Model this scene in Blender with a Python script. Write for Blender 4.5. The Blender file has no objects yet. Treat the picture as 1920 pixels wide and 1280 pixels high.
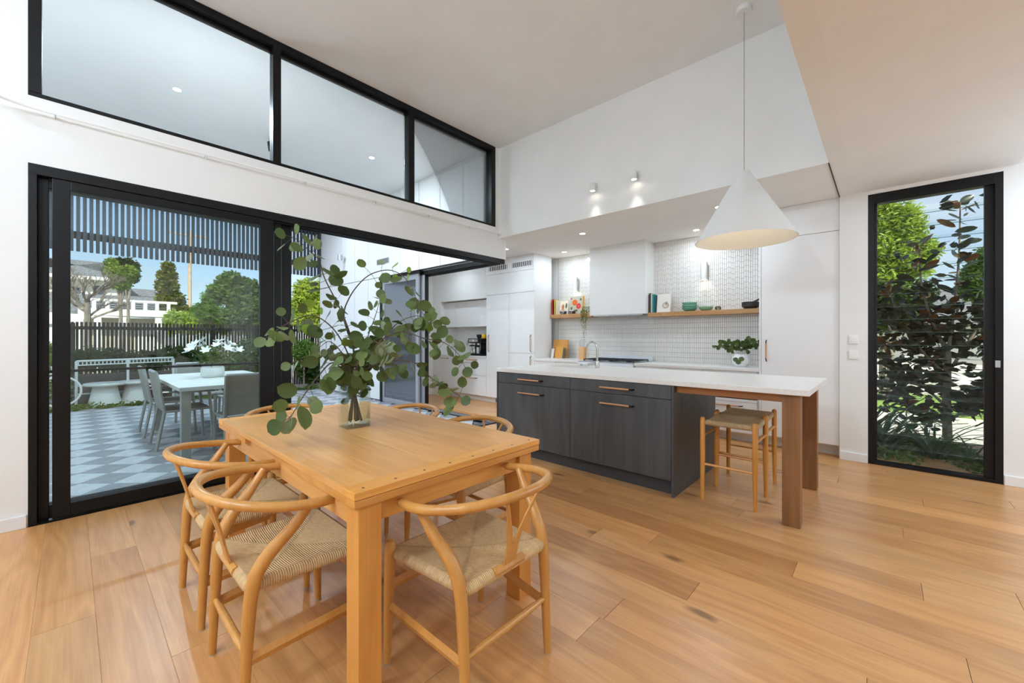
import bpy, math, random
import numpy as np
from mathutils import Vector, Matrix
random.seed(7)
PI = math.pi
S = bpy.context.scene
COL = S.collection
# ------------------------------------------------------------------ camera, sky, sun, exposure
YAW = math.radians(42.54); FPX = 759.5; HY = 631.6; CH = 1.25
cY, sY = math.cos(YAW), math.sin(YAW)
cam_d = bpy.data.cameras.new('camera'); cam = bpy.data.objects.new('camera', cam_d); COL.objects.link(cam)
cam.location = (0, 0, CH)
cam.rotation_euler = (PI / 2, 0, 0)
# forward direction in world is (cos yaw, sin yaw*) : X axis 42.54 deg to the right of it
fw = Vector((cY, sY, 0)); cam.rotation_euler[2] = math.atan2(fw.y, fw.x) - PI / 2
cam_d.sensor_width = 36; cam_d.lens = FPX / 1920 * 36
cam_d.shift_y = -(640 - HY) / 1920
cam_d.clip_start = 0.05; cam_d.clip_end = 400
S.camera = cam
S.view_settings.view_transform = 'Standard'; S.view_settings.look = 'None'
S.view_settings.gamma = 1; S.view_settings.use_curve_mapping = False
S.view_settings.exposure = 0.12
S.cycles.max_bounces = 10; S.cycles.diffuse_bounces = 5; S.cycles.glossy_bounces = 5
S.cycles.transparent_max_bounces = 24; S.cycles.transmission_bounces = 8
S.cycles.sample_clamp_indirect = 6; S.cycles.caustics_reflective = False; S.cycles.caustics_refractive = False

W = bpy.data.worlds.new('sky'); S.world = W; W.use_nodes = True
nt = W.node_tree; nt.nodes.clear()
def wn(t, **k):
    n = nt.nodes.new(t)
    for a, b in k.items(): setattr(n, a, b)
    return n
bg = wn('ShaderNodeBackground'); wo = wn('ShaderNodeOutputWorld')
sk = wn('ShaderNodeTexSky', sky_type='NISHITA', sun_disc=False, sun_elevation=math.radians(42), sun_rotation=math.radians(200), dust_density=0.6, ozone_density=2.2)
tc = wn('ShaderNodeTexCoord'); mp = wn('ShaderNodeMapping'); mp.inputs['Scale'].default_value = (1.2, 1.2, 5.5)
no = wn('ShaderNodeTexNoise'); no.inputs['Scale'].default_value = 2.4; no.inputs['Detail'].default_value = 6; no.inputs['Roughness'].default_value = .6
cr = wn('ShaderNodeValToRGB'); cr.color_ramp.elements[0].position = .42; cr.color_ramp.elements[0].color = (.28, .28, .28, 1); cr.color_ramp.elements[1].position = .72; cr.color_ramp.elements[1].color = (.85, .85, .85, 1)
mul = wn('ShaderNodeMix', data_type='RGBA', blend_type='MULTIPLY'); mul.inputs[0].default_value = 1; mul.inputs[7].default_value = (.155, .160, .172, 1)
mx = wn('ShaderNodeMix', data_type='RGBA'); mx.inputs[7].default_value = (.80, .86, .95, 1)
L = nt.links.new
L(tc.outputs['Generated'], mp.inputs[0]); L(mp.outputs[0], no.inputs[0]); L(no.outputs[0], cr.inputs[0])
L(sk.outputs[0], mul.inputs[6]); L(mul.outputs[2], mx.inputs[6]); L(cr.outputs[0], mx.inputs[0])
L(mx.outputs[2], bg.inputs[0]); L(bg.outputs[0], wo.inputs[0]); bg.inputs[1].default_value = 1.0

sd = bpy.data.lights.new('sun', 'SUN'); sd.energy = 6.0; sd.angle = math.radians(.6); sd.color = (1, .93, .8)
so = bpy.data.objects.new('sun', sd); COL.objects.link(so)
so.rotation_euler = Vector((-.42, -.80, .74)).to_track_quat('Z', 'Y').to_euler()

LAMP = 0.40
# ------------------------------------------------------------------ pixel helpers (used only to lay out things at their true depth)
def ray(u, v):
    r = (u - 960) / FPX
    return Vector((r * sY + cY, -r * cY + sY, (HY - v) / FPX))
# NOTE world X = (right*sin + fwd*cos), world Y = (-right*cos + fwd*sin)
def atD(u, v, D): return ray(u, v) * D + Vector((0, 0, CH))
def atY(u, v, Y): d = ray(u, v); return d * (Y / d.y) + Vector((0, 0, CH))
def atX(u, v, X): d = ray(u, v); return d * (X / d.x) + Vector((0, 0, CH))
def atZ(u, v, Z): d = ray(u, v); return d * ((Z - CH) / d.z) + Vector((0, 0, CH))

# ------------------------------------------------------------------ materials
def srgb(c):
    f = lambda x: (x / 255 / 12.92) if x <= 10 else ((x / 255 + .055) / 1.055) ** 2.4
    return (f(c[0]), f(c[1]), f(c[2]), 1)
MATS = {}
def mat(name, col, rough=.5, metal=0, spec=.5, emis=None, es=0, coat=0):
    m = bpy.data.materials.new(name); m.use_nodes = True; MATS[name] = m
    p = m.node_tree.nodes['Principled BSDF']
    p.inputs['Base Color'].default_value = srgb(col); p.inputs['Roughness'].default_value = rough
    p.inputs['Metallic'].default_value = metal; p.inputs['Specular IOR Level'].default_value = spec
    p.inputs['Coat Weight'].default_value = coat; p.inputs['Coat Roughness'].default_value = .32
    if emis: p.inputs['Emission Color'].default_value = srgb(emis); p.inputs['Emission Strength'].default_value = es
    return m
def nodes(m):
    t = m.node_tree
    def N(ty, **k):
        n = t.nodes.new(ty)
        for a, b in k.items():
            if a.startswith('i_'):
                n.inputs[a[2:].replace('_', ' ')].default_value = b
            else: setattr(n, a, b)
        return n
    return t, N, t.links.new, t.nodes['Principled BSDF']
def noisy(name, c1, c2, scale=8, rough=.6, bump=0, stretch=(1, 1, 1), detail=4, lo=.35, hi=.65, **k):
    m = mat(name, c1, rough, **k); t, N, LK, p = nodes(m)
    tc = N('ShaderNodeTexCoord'); mp = N('ShaderNodeMapping'); mp.inputs['Scale'].default_value = stretch
    n = N('ShaderNodeTexNoise'); n.inputs['Scale'].default_value = scale; n.inputs['Detail'].default_value = detail
    r = N('ShaderNodeValToRGB'); r.color_ramp.elements[0].position = lo; r.color_ramp.elements[1].position = hi
    r.color_ramp.elements[0].color = srgb(c1); r.color_ramp.elements[1].color = srgb(c2)
    LK(tc.outputs['Object'], mp.inputs[0]); LK(mp.outputs[0], n.inputs[0]); LK(n.outputs[0], r.inputs[0]); LK(r.outputs[0], p.inputs['Base Color'])
    if bump:
        b = N('ShaderNodeBump'); b.inputs['Strength'].default_value = bump; b.inputs['Distance'].default_value = .01
        LK(n.outputs[0], b.inputs['Height']); LK(b.outputs[0], p.inputs['Normal'])
    return m
def wood(name, dark, lite, axis='y', rough=.4, ring=1.0, fine=1.0, knots=False, tint=False, scale=1.0, coat=0, contrast=1.0, wr=.20, wf=.36):
    """grain runs along the given object axis"""
    m = mat(name, lite, rough, coat=coat); t, N, LK, p = nodes(m)
    tc = N('ShaderNodeTexCoord'); oi = N('ShaderNodeObjectInfo')
    sc = {'x': (.12, 1, 1), 'y': (1, .12, 1), 'z': (1, 1, .12)}[axis]
    mp = N('ShaderNodeMapping'); mp.inputs['Scale'].default_value = tuple(s * scale for s in sc)
    sh = N('ShaderNodeVectorMath', operation='SCALE'); sh.inputs[0].default_value = (7.3, 11.7, 5.1)
    LK(oi.outputs['Random'], sh.inputs['Scale'])
    ad = N('ShaderNodeVectorMath', operation='ADD'); LK(tc.outputs['Object'], ad.inputs[0]); LK(sh.outputs[0], ad.inputs[1])
    LK(ad.outputs[0], mp.inputs[0])
    n1 = N('ShaderNodeTexNoise'); n1.inputs['Scale'].default_value = 4.5; n1.inputs['Detail'].default_value = 3; LK(mp.outputs[0], n1.inputs[0])
    # rings: repeat the noise value
    ml = N('ShaderNodeMath', operation='MULTIPLY'); ml.inputs[1].default_value = 16 * ring; LK(n1.outputs[0], ml.inputs[0])
    pp = N('ShaderNodeMath', operation='PINGPONG'); pp.inputs[1].default_value = 1; LK(ml.outputs[0], pp.inputs[0])
    mp2 = N('ShaderNodeMapping'); s2 = {'x': (.02, 1, 1), 'y': (1, .02, 1), 'z': (1, 1, .02)}[axis]; mp2.inputs['Scale'].default_value = tuple(s * scale for s in s2); LK(ad.outputs[0], mp2.inputs[0])
    n2 = N('ShaderNodeTexNoise'); n2.inputs['Scale'].default_value = 130 * fine; n2.inputs['Detail'].default_value = 3; LK(mp2.outputs[0], n2.inputs[0])
    n3 = N('ShaderNodeTexNoise'); n3.inputs['Scale'].default_value = 1.6; LK(mp.outputs[0], n3.inputs[0])
    a1 = N('ShaderNodeMath', operation='MULTIPLY_ADD'); a1.inputs[1].default_value = wr; LK(pp.outputs[0], a1.inputs[0])
    a2 = N('ShaderNodeMath', operation='MULTIPLY'); a2.inputs[1].default_value = wf; LK(n2.outputs[0], a2.inputs[0]); LK(a2.outputs[0], a1.inputs[2])
    a3 = N('ShaderNodeMath', operation='MULTIPLY_ADD'); a3.inputs[1].default_value = .55; LK(n3.outputs[0], a3.inputs[0]); LK(a1.outputs[0], a3.inputs[2])
    r = N('ShaderNodeValToRGB'); mid = wr * .5 + wf * .5 + .275; r.color_ramp.elements[0].position = mid - .24 * contrast; r.color_ramp.elements[1].position = mid + .18 * contrast
    r.color_ramp.elements[0].color = srgb(dark); r.color_ramp.elements[1].color = srgb(lite); LK(a3.outputs[0], r.inputs[0])
    out = r.outputs[0]
    if knots:
        mk = N('ShaderNodeMapping'); mk.inputs['Scale'].default_value = (1, .42, 1) if axis == 'y' else (.42, 1, 1); LK(ad.outputs[0], mk.inputs[0])
        nd = N('ShaderNodeTexNoise'); nd.inputs['Scale'].default_value = 14; LK(mk.outputs[0], nd.inputs[0])
        dm = N('ShaderNodeVectorMath', operation='SCALE'); dm.inputs['Scale'].default_value = .05; LK(nd.outputs['Color'], dm.inputs[0])
        da = N('ShaderNodeVectorMath', operation='ADD'); LK(mk.outputs[0], da.inputs[0]); LK(dm.outputs[0], da.inputs[1])
        v = N('ShaderNodeTexVoronoi', voronoi_dimensions='2D'); v.inputs['Scale'].default_value = 2.0; LK(da.outputs[0], v.inputs['Vector'])
        rk = N('ShaderNodeValToRGB'); rk.color_ramp.elements[0].position = .025; rk.color_ramp.elements[1].position = .062
        rk.color_ramp.elements[0].color = (.75, .75, .75, 1); rk.color_ramp.elements[1].color = (0, 0, 0, 1); LK(v.outputs['Distance'], rk.inputs[0])
        mk2 = N('ShaderNodeMix', data_type='RGBA'); mk2.inputs[7].default_value = srgb((104, 66, 38)); LK(rk.outputs[0], mk2.inputs[0]); LK(out, mk2.inputs[6]); out = mk2.outputs[2]
    if tint:
        mt = N('ShaderNodeMix', data_type='RGBA', blend_type='MULTIPLY'); mt.inputs[0].default_value = 1; LK(out, mt.inputs[6]); LK(oi.outputs['Color'], mt.inputs[7]); out = mt.outputs[2]
    LK(out, p.inputs['Base Color'])
    b = N('ShaderNodeBump'); b.inputs['Strength'].default_value = .12; b.inputs['Distance'].default_value = .002; LK(a1.outputs[0], b.inputs['Height']); LK(b.outputs[0], p.inputs['Normal'])
    return m
def glassy(name, tint=(235, 245, 240), refl=1.0, rough=0.0):
    m = bpy.data.materials.new(name); m.use_nodes = True; MATS[name] = m; t = m.node_tree; t.nodes.clear()
    o = t.nodes.new('ShaderNodeOutputMaterial'); tr = t.nodes.new('ShaderNodeBsdfTransparent'); g = t.nodes.new('ShaderNodeBsdfGlossy')
    g.inputs['Roughness'].default_value = rough; tr.inputs[0].default_value = srgb(tint)
    f = t.nodes.new('ShaderNodeFresnel'); f.inputs[0].default_value = 1.5
    k = t.nodes.new('ShaderNodeMath'); k.operation = 'MULTIPLY'; k.inputs[1].default_value = refl
    x = t.nodes.new('ShaderNodeMixShader'); t.links.new(f.outputs[0], k.inputs[0]); t.links.new(k.outputs[0], x.inputs[0]); t.links.new(tr.outputs[0], x.inputs[1]); t.links.new(g.outputs[0], x.inputs[2]); t.links.new(x.outputs[0], o.inputs[0])
    return m
def leafmat(name, c1, c2, trans=.35, rough=.5, back=None):
    m = mat(name, c1, rough, spec=.35); t, N, LK, p = nodes(m)
    oi = N('ShaderNodeObjectInfo'); tc = N('ShaderNodeTexCoord'); n = N('ShaderNodeTexNoise'); n.inputs['Scale'].default_value = 2.2; n.inputs['Detail'].default_value = 5
    LK(tc.outputs['Object'], n.inputs[0])
    ad = N('ShaderNodeMath', operation='MULTIPLY_ADD'); ad.inputs[1].default_value = .7; LK(oi.outputs['Random'], ad.inputs[0]); 
    m2 = N('ShaderNodeMath', operation='MULTIPLY_ADD'); m2.inputs[1].default_value = 1.6; m2.inputs[2].default_value = -.65; LK(n.outputs[0], m2.inputs[0]); LK(m2.outputs[0], ad.inputs[2])
    r = N('ShaderNodeValToRGB'); r.color_ramp.elements[0].color = srgb(c1); r.color_ramp.elements[1].color = srgb(c2); LK(ad.outputs[0], r.inputs[0])
    out = r.outputs[0]
    if back:
        ge = N('ShaderNodeNewGeometry'); mb = N('ShaderNodeMix', data_type='RGBA'); mb.inputs[7].default_value = srgb(back); LK(ge.outputs['Backfacing'], mb.inputs[0]); LK(out, mb.inputs[6]); out = mb.outputs[2]
    LK(out, p.inputs['Base Color'])
    tl = N('ShaderNodeBsdfTranslucent'); LK(out, tl.inputs[0]); mx = N('ShaderNodeMixShader'); mx.inputs[0].default_value = trans
    o = [q for q in t.nodes if q.type == 'OUTPUT_MATERIAL'][0]
    LK(p.outputs[0], mx.inputs[1]); LK(tl.outputs[0], mx.inputs[2]); LK(mx.outputs[0], o.inputs[0])
    return m

WALL = noisy('white_wall_paint', (231, 231, 228), (234, 234, 231), 3, .75)
CEIL = noisy('ceiling_paint', (233, 233, 231), (236, 236, 234), 3, .85)
BLACK = mat('black_powdercoat', (7, 7, 8), .4, spec=.3)
WHITE = mat('white_laminate', (232, 232, 231), .38)
JOINT = mat('shadow_gap', (120, 117, 112), .8)
STONE = noisy('white_stone_top', (224, 221, 216), (231, 229, 225), 60, .3)
CHAR = wood('charcoal_timber_veneer', (54, 55, 56), (82, 83, 84), 'z', .5, ring=.6, fine=.6, contrast=1.2)
CHARP = mat('charcoal_kick', (62, 62, 65), .5)
FLOORM = wood('oak_floorboard', (176, 120, 68), (216, 162, 104), 'y', .34, ring=1.1, knots=True, tint=True, wr=.16, wf=.30, coat=.3)
TABLE = wood('table_timber', (190, 130, 64), (226, 168, 98), 'y', .42, ring=.7, tint=True)
TABLEX = wood('table_timber_cross', (202, 138, 62), (230, 172, 92), 'x', .42, ring=.7, tint=True)
TABLEZ = wood('table_timber_leg', (194, 128, 54), (216, 152, 76), 'z', .42, ring=.7)
CHAIRM = wood('oiled_chair_oak', (178, 120, 52), (206, 150, 80), 'z', .3, ring=.35, fine=.5)
STOOLM = wood('stool_oak', (186, 122, 50), (212, 150, 74), 'z', .38, ring=.4)
LEGM = wood('island_leg_timber', (112, 72, 38), (154, 106, 62), 'z', .45, ring=.7)
RAILM = wood('island_rail_timber', (128, 78, 36), (162, 104, 54), 'y', .45, ring=.7)
SHELFM = wood('shelf_oak', (166, 120, 72), (196, 150, 98), 'y', .5, ring=.7)
BOARDM = wood('chopping_board', (176, 112, 40), (220, 160, 74), 'x', .45, ring=1.2, scale=2)
COPPER = mat('copper_leather_grip', (196, 146, 102), .5)
CHROME = mat('brushed_nickel', (200, 198, 192), .22, metal=1)
STEEL = mat('stainless_steel', (205, 205, 205), .3, metal=1)
ALU = mat('silver_aluminium', (178, 180, 184), .35, metal=.6)
GLASS = glassy('window_glass', (248, 251, 251), .5)
CGLASS = glassy('clerestory_glass', (250, 252, 252), .8)
VGLASS = glassy('vase_glass', (253, 255, 253), .6)
LGLASS = glassy('louvre_glass', (248, 252, 250), .35)
WATER = glassy('vase_water', (253, 252, 242), .3)
SHADE = mat('white_pendant_shade', (228, 227, 224), .55)
SHADEI = mat('white_pendant_inside', (234, 231, 220), .6)
LIT = mat('lit_lamp_face', (255, 250, 240), .5, emis=(255, 246, 228), es=14)
BULB = mat('lit_bulb', (255, 248, 235), .5, emis=(255, 240, 215), es=6)
TILEW = mat('glazed_white_tile', (232, 228, 222), .16)
GROUT = mat('tile_grout', (196, 190, 182), .9)
EUC = leafmat('eucalyptus_leaf', (70, 88, 46), (118, 134, 76), .3, .5, back=(134, 150, 118))
EUCY = leafmat('young_eucalyptus_leaf', (110, 140, 40), (150, 176, 70), .45, .5)
STEM = mat('branch_bark', (82, 66, 50), .7)
MAG = leafmat('magnolia_leaf', (30, 42, 26), (58, 72, 40), .12, .28, back=(126, 80, 46))
MAGI = leafmat('magnolia_inner_leaf', (34, 42, 30), (62, 68, 46), .1, .4)
STRAP = leafmat('strap_leaf', (34, 66, 36), (70, 112, 60), .25, .3)
GREEN1 = leafmat('bright_foliage', (62, 98, 24), (190, 212, 92), .45)
GREEN2 = leafmat('dark_foliage', (30, 56, 24), (104, 132, 60), .35)
GREEN3 = leafmat('fern_foliage', (70, 112, 40), (136, 168, 72), .45)
GREEN4 = leafmat('olive_foliage', (62, 84, 30), (184, 176, 84), .4)
GRASS = leafmat('ground_cover', (66, 92, 36), (116, 144, 60), .3)
BARK = noisy('grey_bark', (120, 108, 96), (160, 148, 134), 14, .9, .4, (1, 1, .3))
PAVE1 = noisy('pale_grey_paver', (176, 178, 182), (192, 194, 198), 9, .42)
PAVE2 = noisy('mid_grey_paver', (126, 129, 134), (144, 147, 152), 9, .42)
BEDDING = mat('paver_joint', (96, 96, 96), .9)
SOIL = noisy('gravel_and_soil', (150, 140, 122), (186, 176, 158), 18, .95)
CONC = noisy('pale_concrete_drive', (206, 198, 186), (220, 212, 200), 6, .9)
LAWN = noisy('lawn', (108, 140, 52), (150, 176, 76), 12, .95)
BATTEN = mat('dark_stained_batten', (48, 52, 58), .6)
FENCE = noisy('brown_stained_fence', (44, 36, 32), (62, 52, 44), 10, .75, 0, (1, 1, .1))
RETAIN = noisy('grey_retaining_wall', (72, 68, 64), (92, 88, 82), 12, .9)
PANEL = mat('white_cladding_panel', (226, 226, 226), .6)
PGROOVE = mat('cladding_groove', (96, 96, 98), .8)
OUTW = mat('white_outdoor_furniture', (214, 214, 210), .45)
OUTG = mat('grey_outdoor_frame', (170, 170, 166), .4, metal=.3)
SLING = noisy('grey_sling_mesh', (140, 138, 132), (156, 154, 148), 90, .8)
HOUSEW = mat('white_render', (236, 234, 228), .8)
ROOFT = noisy('grey_roof_tiles', (104, 104, 108), (150, 150, 152), 12, .8, 0, (1, .2, 1))
PLAST = mat('white_plastic', (238, 238, 236), .35)
GREYS = mat('grey_mesh_dark', (60, 60, 62), .8)

# ------------------------------------------------------------------ mesh building
class MB:
    def __init__(s): s.v = []; s.f = []; s.m = []
    def add(s, vs, fs, mi=0, M=None):
        o = len(s.v)
        if M is not None: vs = [tuple(M @ Vector(p)) for p in vs]
        s.v += [tuple(p) for p in vs]; s.f += [tuple(o + i for i in f) for f in fs]; s.m += [mi] * len(fs); return s
    def box(s, x0, x1, y0, y1, z0, z1, mi=0, M=None):
        vs = [(x0, y0, z0), (x1, y0, z0), (x1, y1, z0), (x0, y1, z0), (x0, y0, z1), (x1, y0, z1), (x1, y1, z1), (x0, y1, z1)]
        return s.add(vs, [(0, 3, 2, 1), (4, 5, 6, 7), (0, 1, 5, 4), (1, 2, 6, 5), (2, 3, 7, 6), (3, 0, 4, 7)], mi, M)
    def tube(s, pts, r, n=8, mi=0, cap=True, flat=1.0, up=(0, 0, 1)):
        pts = [Vector(p) for p in pts]; k = len(pts); rs = r if isinstance(r, (list, tuple)) else [r] * k
        vs = []; pu = None
        for i, p in enumerate(pts):
            t = (pts[min(i + 1, k - 1)] - pts[max(i - 1, 0)]).normalized()
            if pu is None:
                u = Vector(up).cross(t)
                if u.length < .05: u = Vector((1, 0, 0)).cross(t)
            else: u = pu - t * pu.dot(t)
            u.normalize(); w = t.cross(u); pu = u
            for j in range(n):
                a = 2 * PI * j / n; vs.append(p + u * (rs[i] * math.cos(a)) + w * (rs[i] * flat * math.sin(a)))
        fs = [(i * n + j, i * n + (j + 1) % n, (i + 1) * n + (j + 1) % n, (i + 1) * n + j) for i in range(k - 1) for j in range(n)]
        if cap: fs += [tuple(reversed(range(n))), tuple((k - 1) * n + j for j in range(n))]
        return s.add(vs, fs, mi)
    def lathe(s, prof, n=20, c=(0, 0, 0), mi=0, M=None, cap=True):
        vs = []; k = len(prof)
        for (r, z) in prof:
            for j in range(n):
                a = 2 * PI * j / n; vs.append((c[0] + r * math.cos(a), c[1] + r * math.sin(a), c[2] + z))
        fs = [(i * n + j, i * n + (j + 1) % n, (i + 1) * n + (j + 1) % n, (i + 1) * n + j) for i in range(k - 1) for j in range(n)]
        if cap: fs += [tuple(reversed(range(n))), tuple((k - 1) * n + j for j in range(n))]
        return s.add(vs, fs, mi, M)
    def prism(s, poly, z0, z1, mi=0, M=None):
        n = len(poly); vs = [(x, y, z0) for x, y in poly] + [(x, y, z1) for x, y in poly]
        return s.add(vs, [tuple(reversed(range(n))), tuple(range(n, 2 * n))] + [(i, (i + 1) % n, n + (i + 1) % n, n + i) for i in range(n)], mi, M)
    def mesh(s, name, mats, smooth=False, ang=40):
        me = bpy.data.meshes.new(name); me.from_pydata(s.v, [], s.f)
        for m in (mats if isinstance(mats, (list, tuple)) else [mats]): me.materials.append(m)
        if any(s.m): me.polygons.foreach_set('material_index', s.m)
        if smooth:
            me.polygons.foreach_set('use_smooth', [True] * len(me.polygons)); me.update(); me.set_sharp_from_angle(angle=math.radians(ang))
        me.update(); return me
    def build(s, name, mats, parent=None, smooth=False, bev=0, loc=None, rz=0, ang=40):
        return link(name, s.mesh(name, mats, smooth, ang), parent, bev, loc, rz)
def link(name, data, parent=None, bev=0, loc=None, rz=0):
    o = bpy.data.objects.new(name, data); COL.objects.link(o)
    if parent is not None: o.parent = parent
    if loc is not None: o.location = loc
    if rz: o.rotation_euler[2] = rz
    if bev:
        b = o.modifiers.new('bevel', 'BEVEL'); b.width = bev; b.segments = 2; b.limit_method = 'ANGLE'; b.angle_limit = math.radians(50)
    return o
def bx(x0, x1, y0, y1, z0, z1): return MB().box(min(x0, x1), max(x0, x1), min(y0, y1), max(y0, y1), z0, z1)
def thing(name, label, cat, loc=(0, 0, 0), rz=0, group=None):
    o = bpy.data.objects.new(name, None); COL.objects.link(o); o.location = loc; o.rotation_euler[2] = rz; o.empty_display_size = .1
    o['label'] = label; o['category'] = cat
    if group: o['group'] = group
    return o
def tag(o, label, cat, group=None, kind=None):
    o['label'] = label; o['category'] = cat
    if group: o['group'] = group
    if kind: o['kind'] = kind
    return o
def struct(name, b, m, parent=None, **k):
    o = b.build(name, m, parent, **k)
    if parent is None: o['kind'] = 'structure'
    return o
def copy_tree(o, loc=None, rz=None, label=None, parent=None):
    c = o.copy(); COL.objects.link(c)
    if parent: c.parent = parent; c.matrix_parent_inverse = o.matrix_parent_inverse.copy()
    for ch in list(o.children): copy_tree(ch, parent=c)
    if loc is not None: c.location = loc
    if rz is not None: c.rotation_euler[2] = rz
    if label: c['label'] = label
    return c
def lamp(parent, loc, power, size=.09, col=(.94, .97, 1), spot=None, rot=None, shape='AREA', blend=.6, name='light_source'):
    if spot:
        d = bpy.data.lights.new(name, 'SPOT'); d.spot_size = math.radians(spot); d.spot_blend = blend; d.shadow_soft_size = size / 2
    elif shape == 'POINT': d = bpy.data.lights.new(name, 'POINT'); d.shadow_soft_size = size
    else: d = bpy.data.lights.new(name, 'AREA'); d.shape = 'DISK'; d.size = size
    d.energy = power * LAMP; d.color = col
    o = bpy.data.objects.new(name, d); COL.objects.link(o); o.location = loc; o.parent = parent
    if rot: o.rotation_euler = rot
    return o

# ------------------------------------------------------------------ room shell
LC = 2.69; HC = 4.0; XW = 5.34; YL = 4.15; YE = .335; XB = 4.235; XK = 6.08; XC = 5.38
# floor
fl = struct('floor', bx(-3.5, 6.1, -3.2, 4.15, -.06, -.015).box(4.18, 6.1, 4.15, 7.3, -.06, -.015), FLOORM)
forced = {2.547: [.353], 2.357: [1.05], 1.977: [.69], 2.737: [-.14], 1.597: [.915], 1.787: [2.2], -.113: [2.62], .077: [3.3, 1.0], .267: [2.05]}
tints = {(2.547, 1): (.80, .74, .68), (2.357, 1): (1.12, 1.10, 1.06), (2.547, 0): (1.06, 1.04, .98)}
k = -7
while .077 + .19 * k < 5.52:
    x0 = round(.077 + .19 * k, 3); x1 = min(x0 + .1896, 5.53); k += 1
    yend = 7.28 if x0 > 4.3 else 4.14
    br = [b for q, bs in forced.items() if abs(q - x0) < .01 for b in bs]
    y = -1.7 - random.random() * 1.2; cuts = []
    if br:
        lo = sorted(br)[0]
        while lo > -1.6: cuts.append(lo); lo -= random.uniform(1.7, 2.2)
        hi = sorted(br)[-1] + random.uniform(1.8, 2.2)
        for b in sorted(br)[1:]: cuts.append(b)
        while hi < yend - .3: cuts.append(hi); hi += random.uniform(1.6, 2.2)
    else:
        while y < yend - .4:
            if y > -1.6: cuts.append(y)
            y += random.uniform(1.5, 2.2)
    cuts = [-1.7] + sorted(set(cuts)) + [yend]
    kk = 0
    for a, b in zip(cuts[:-1], cuts[1:]):
        if b - a < .05: continue
        ym = (a + b) / 2
        m = MB(); hx = (x1 - x0) / 2; hy = (b - a) / 2 - .0008
        m.box(-hx, hx, -hy, hy, -.014, 0)
        o = m.build('floor_plank', FLOORM, fl, bev=.0007, loc=((x0 + x1) / 2, ym, 0))
        t = random.uniform(.86, 1.08); w = random.uniform(-.03, .03)
        c = (t + w, t, t - w * 1.3)
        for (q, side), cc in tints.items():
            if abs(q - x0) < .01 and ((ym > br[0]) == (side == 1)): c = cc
        o.color = (*c, 1)
# walls
T = .15
def wall(name, m, mt=None): return struct(name, m, mt or WALL)
wl = MB()
wl.box(-3.5, -.19, YL, YL + T, 0, 4.15)                      # left of the doors
wl.box(-.19, 4.385, YL, YL + T, 2.4, 2.845)                   # header under the clerestory
wl.box(4.165, 4.385, YL, YL + T, 2.845, HC)                    # right end
wall('wall_left', wl)
wall('wall_right', bx(XW, XW + T, .115, YE, 0, LC).box(XW, XW + T, -3.2, -.748, 0, LC + .6).box(XW, XW + T, -.748, .115, 2.655, LC))
wall('wall_back', bx(-3.65, -3.5, -3.2, 4.3, 0, 4.15))
wall('wall_near', bx(-3.5, 5.5, -3.35, -3.2, 0, 4.0))
wall('wall_kitchen', bx(XK, XK + .15, 1.0, 5.7, 0, LC))
kit = bpy.data.objects['wall_kitchen']
# kitchen header beyond the corner, panelled wall further out
wall('wall_courtyard', bx(4.18, 4.385, YL + T, 7.5, 2.4, HC + .1).box(4.18, 4.385, 6.2, 7.5, 0, 2.4))
wall('wall_end', bx(4.385, XC, 7.3, 7.45, 0, LC))
wall('wall_nook_side', bx(XC, 6.2, 7.021, 7.3, 0, LC))
wall('wall_nook_back', bx(5.801, 5.95, 5.6, 7.02, 0, LC))
wall('wall_bulkhead', bx(XB, XB + .12, YE, YL, LC, HC))
wall('wall_bulkhead_side', bx(-3.5, XB + .12, YE - .12, YE, LC, HC))
struct('ceiling_high', bx(-3.5, XB + .12, YE - .1, YL + .1, HC, HC + .15), CEIL)
cl = MB(); cl.box(-3.5, XB + .12, -.82, YE - .12, LC, LC + .12); cl.box(XB + .12, XW + .15, -.82, YE, LC, LC + .12)
struct('ceiling_kitchen', bx(XB + .12, 6.2, YE, YL + T, LC, LC + .12).box(4.385, 6.2, YL + T, 7.3, LC, LC + .12), CEIL)
cl.add([(-3.5, -.82, LC), (XW + .15, -.82, LC), (XW + .15, -3.3, LC + .5), (-3.5, -3.3, LC + .5), (-3.5, -.82, LC + .12), (XW + .15, -.82, LC + .12), (XW + .15, -3.3, LC + .62), (-3.5, -3.3, LC + .62)], [(0, 1, 2, 3), (7, 6, 5, 4), (1, 0, 4, 5), (3, 2, 6, 7), (0, 3, 7, 4), (2, 1, 5, 6)])
struct('ceiling_low', cl, CEIL)
struct('shade_strip_1', bx(XB, XW, YE - .004, YE + .004, LC - .006, LC + .001), mat('dark_shadow_line', (70, 62, 56), .8))  # dark strip standing in for the shade of the ceiling gap
# skirting boards
struct('baseboard_right', bx(XW - .018, XW, .115, YE + .0, 0, .085).box(XW - .018, XW, -3.2, -.75, 0, .085), WHITE, bev=.004)
struct('baseboard_left', bx(-3.5, -.195, YL - .018, YL, 0, .085), WHITE, bev=.004)
struct('baseboard_near', bx(-3.5, 5.3, -3.2, -3.182, 0, .085), WHITE)

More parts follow.
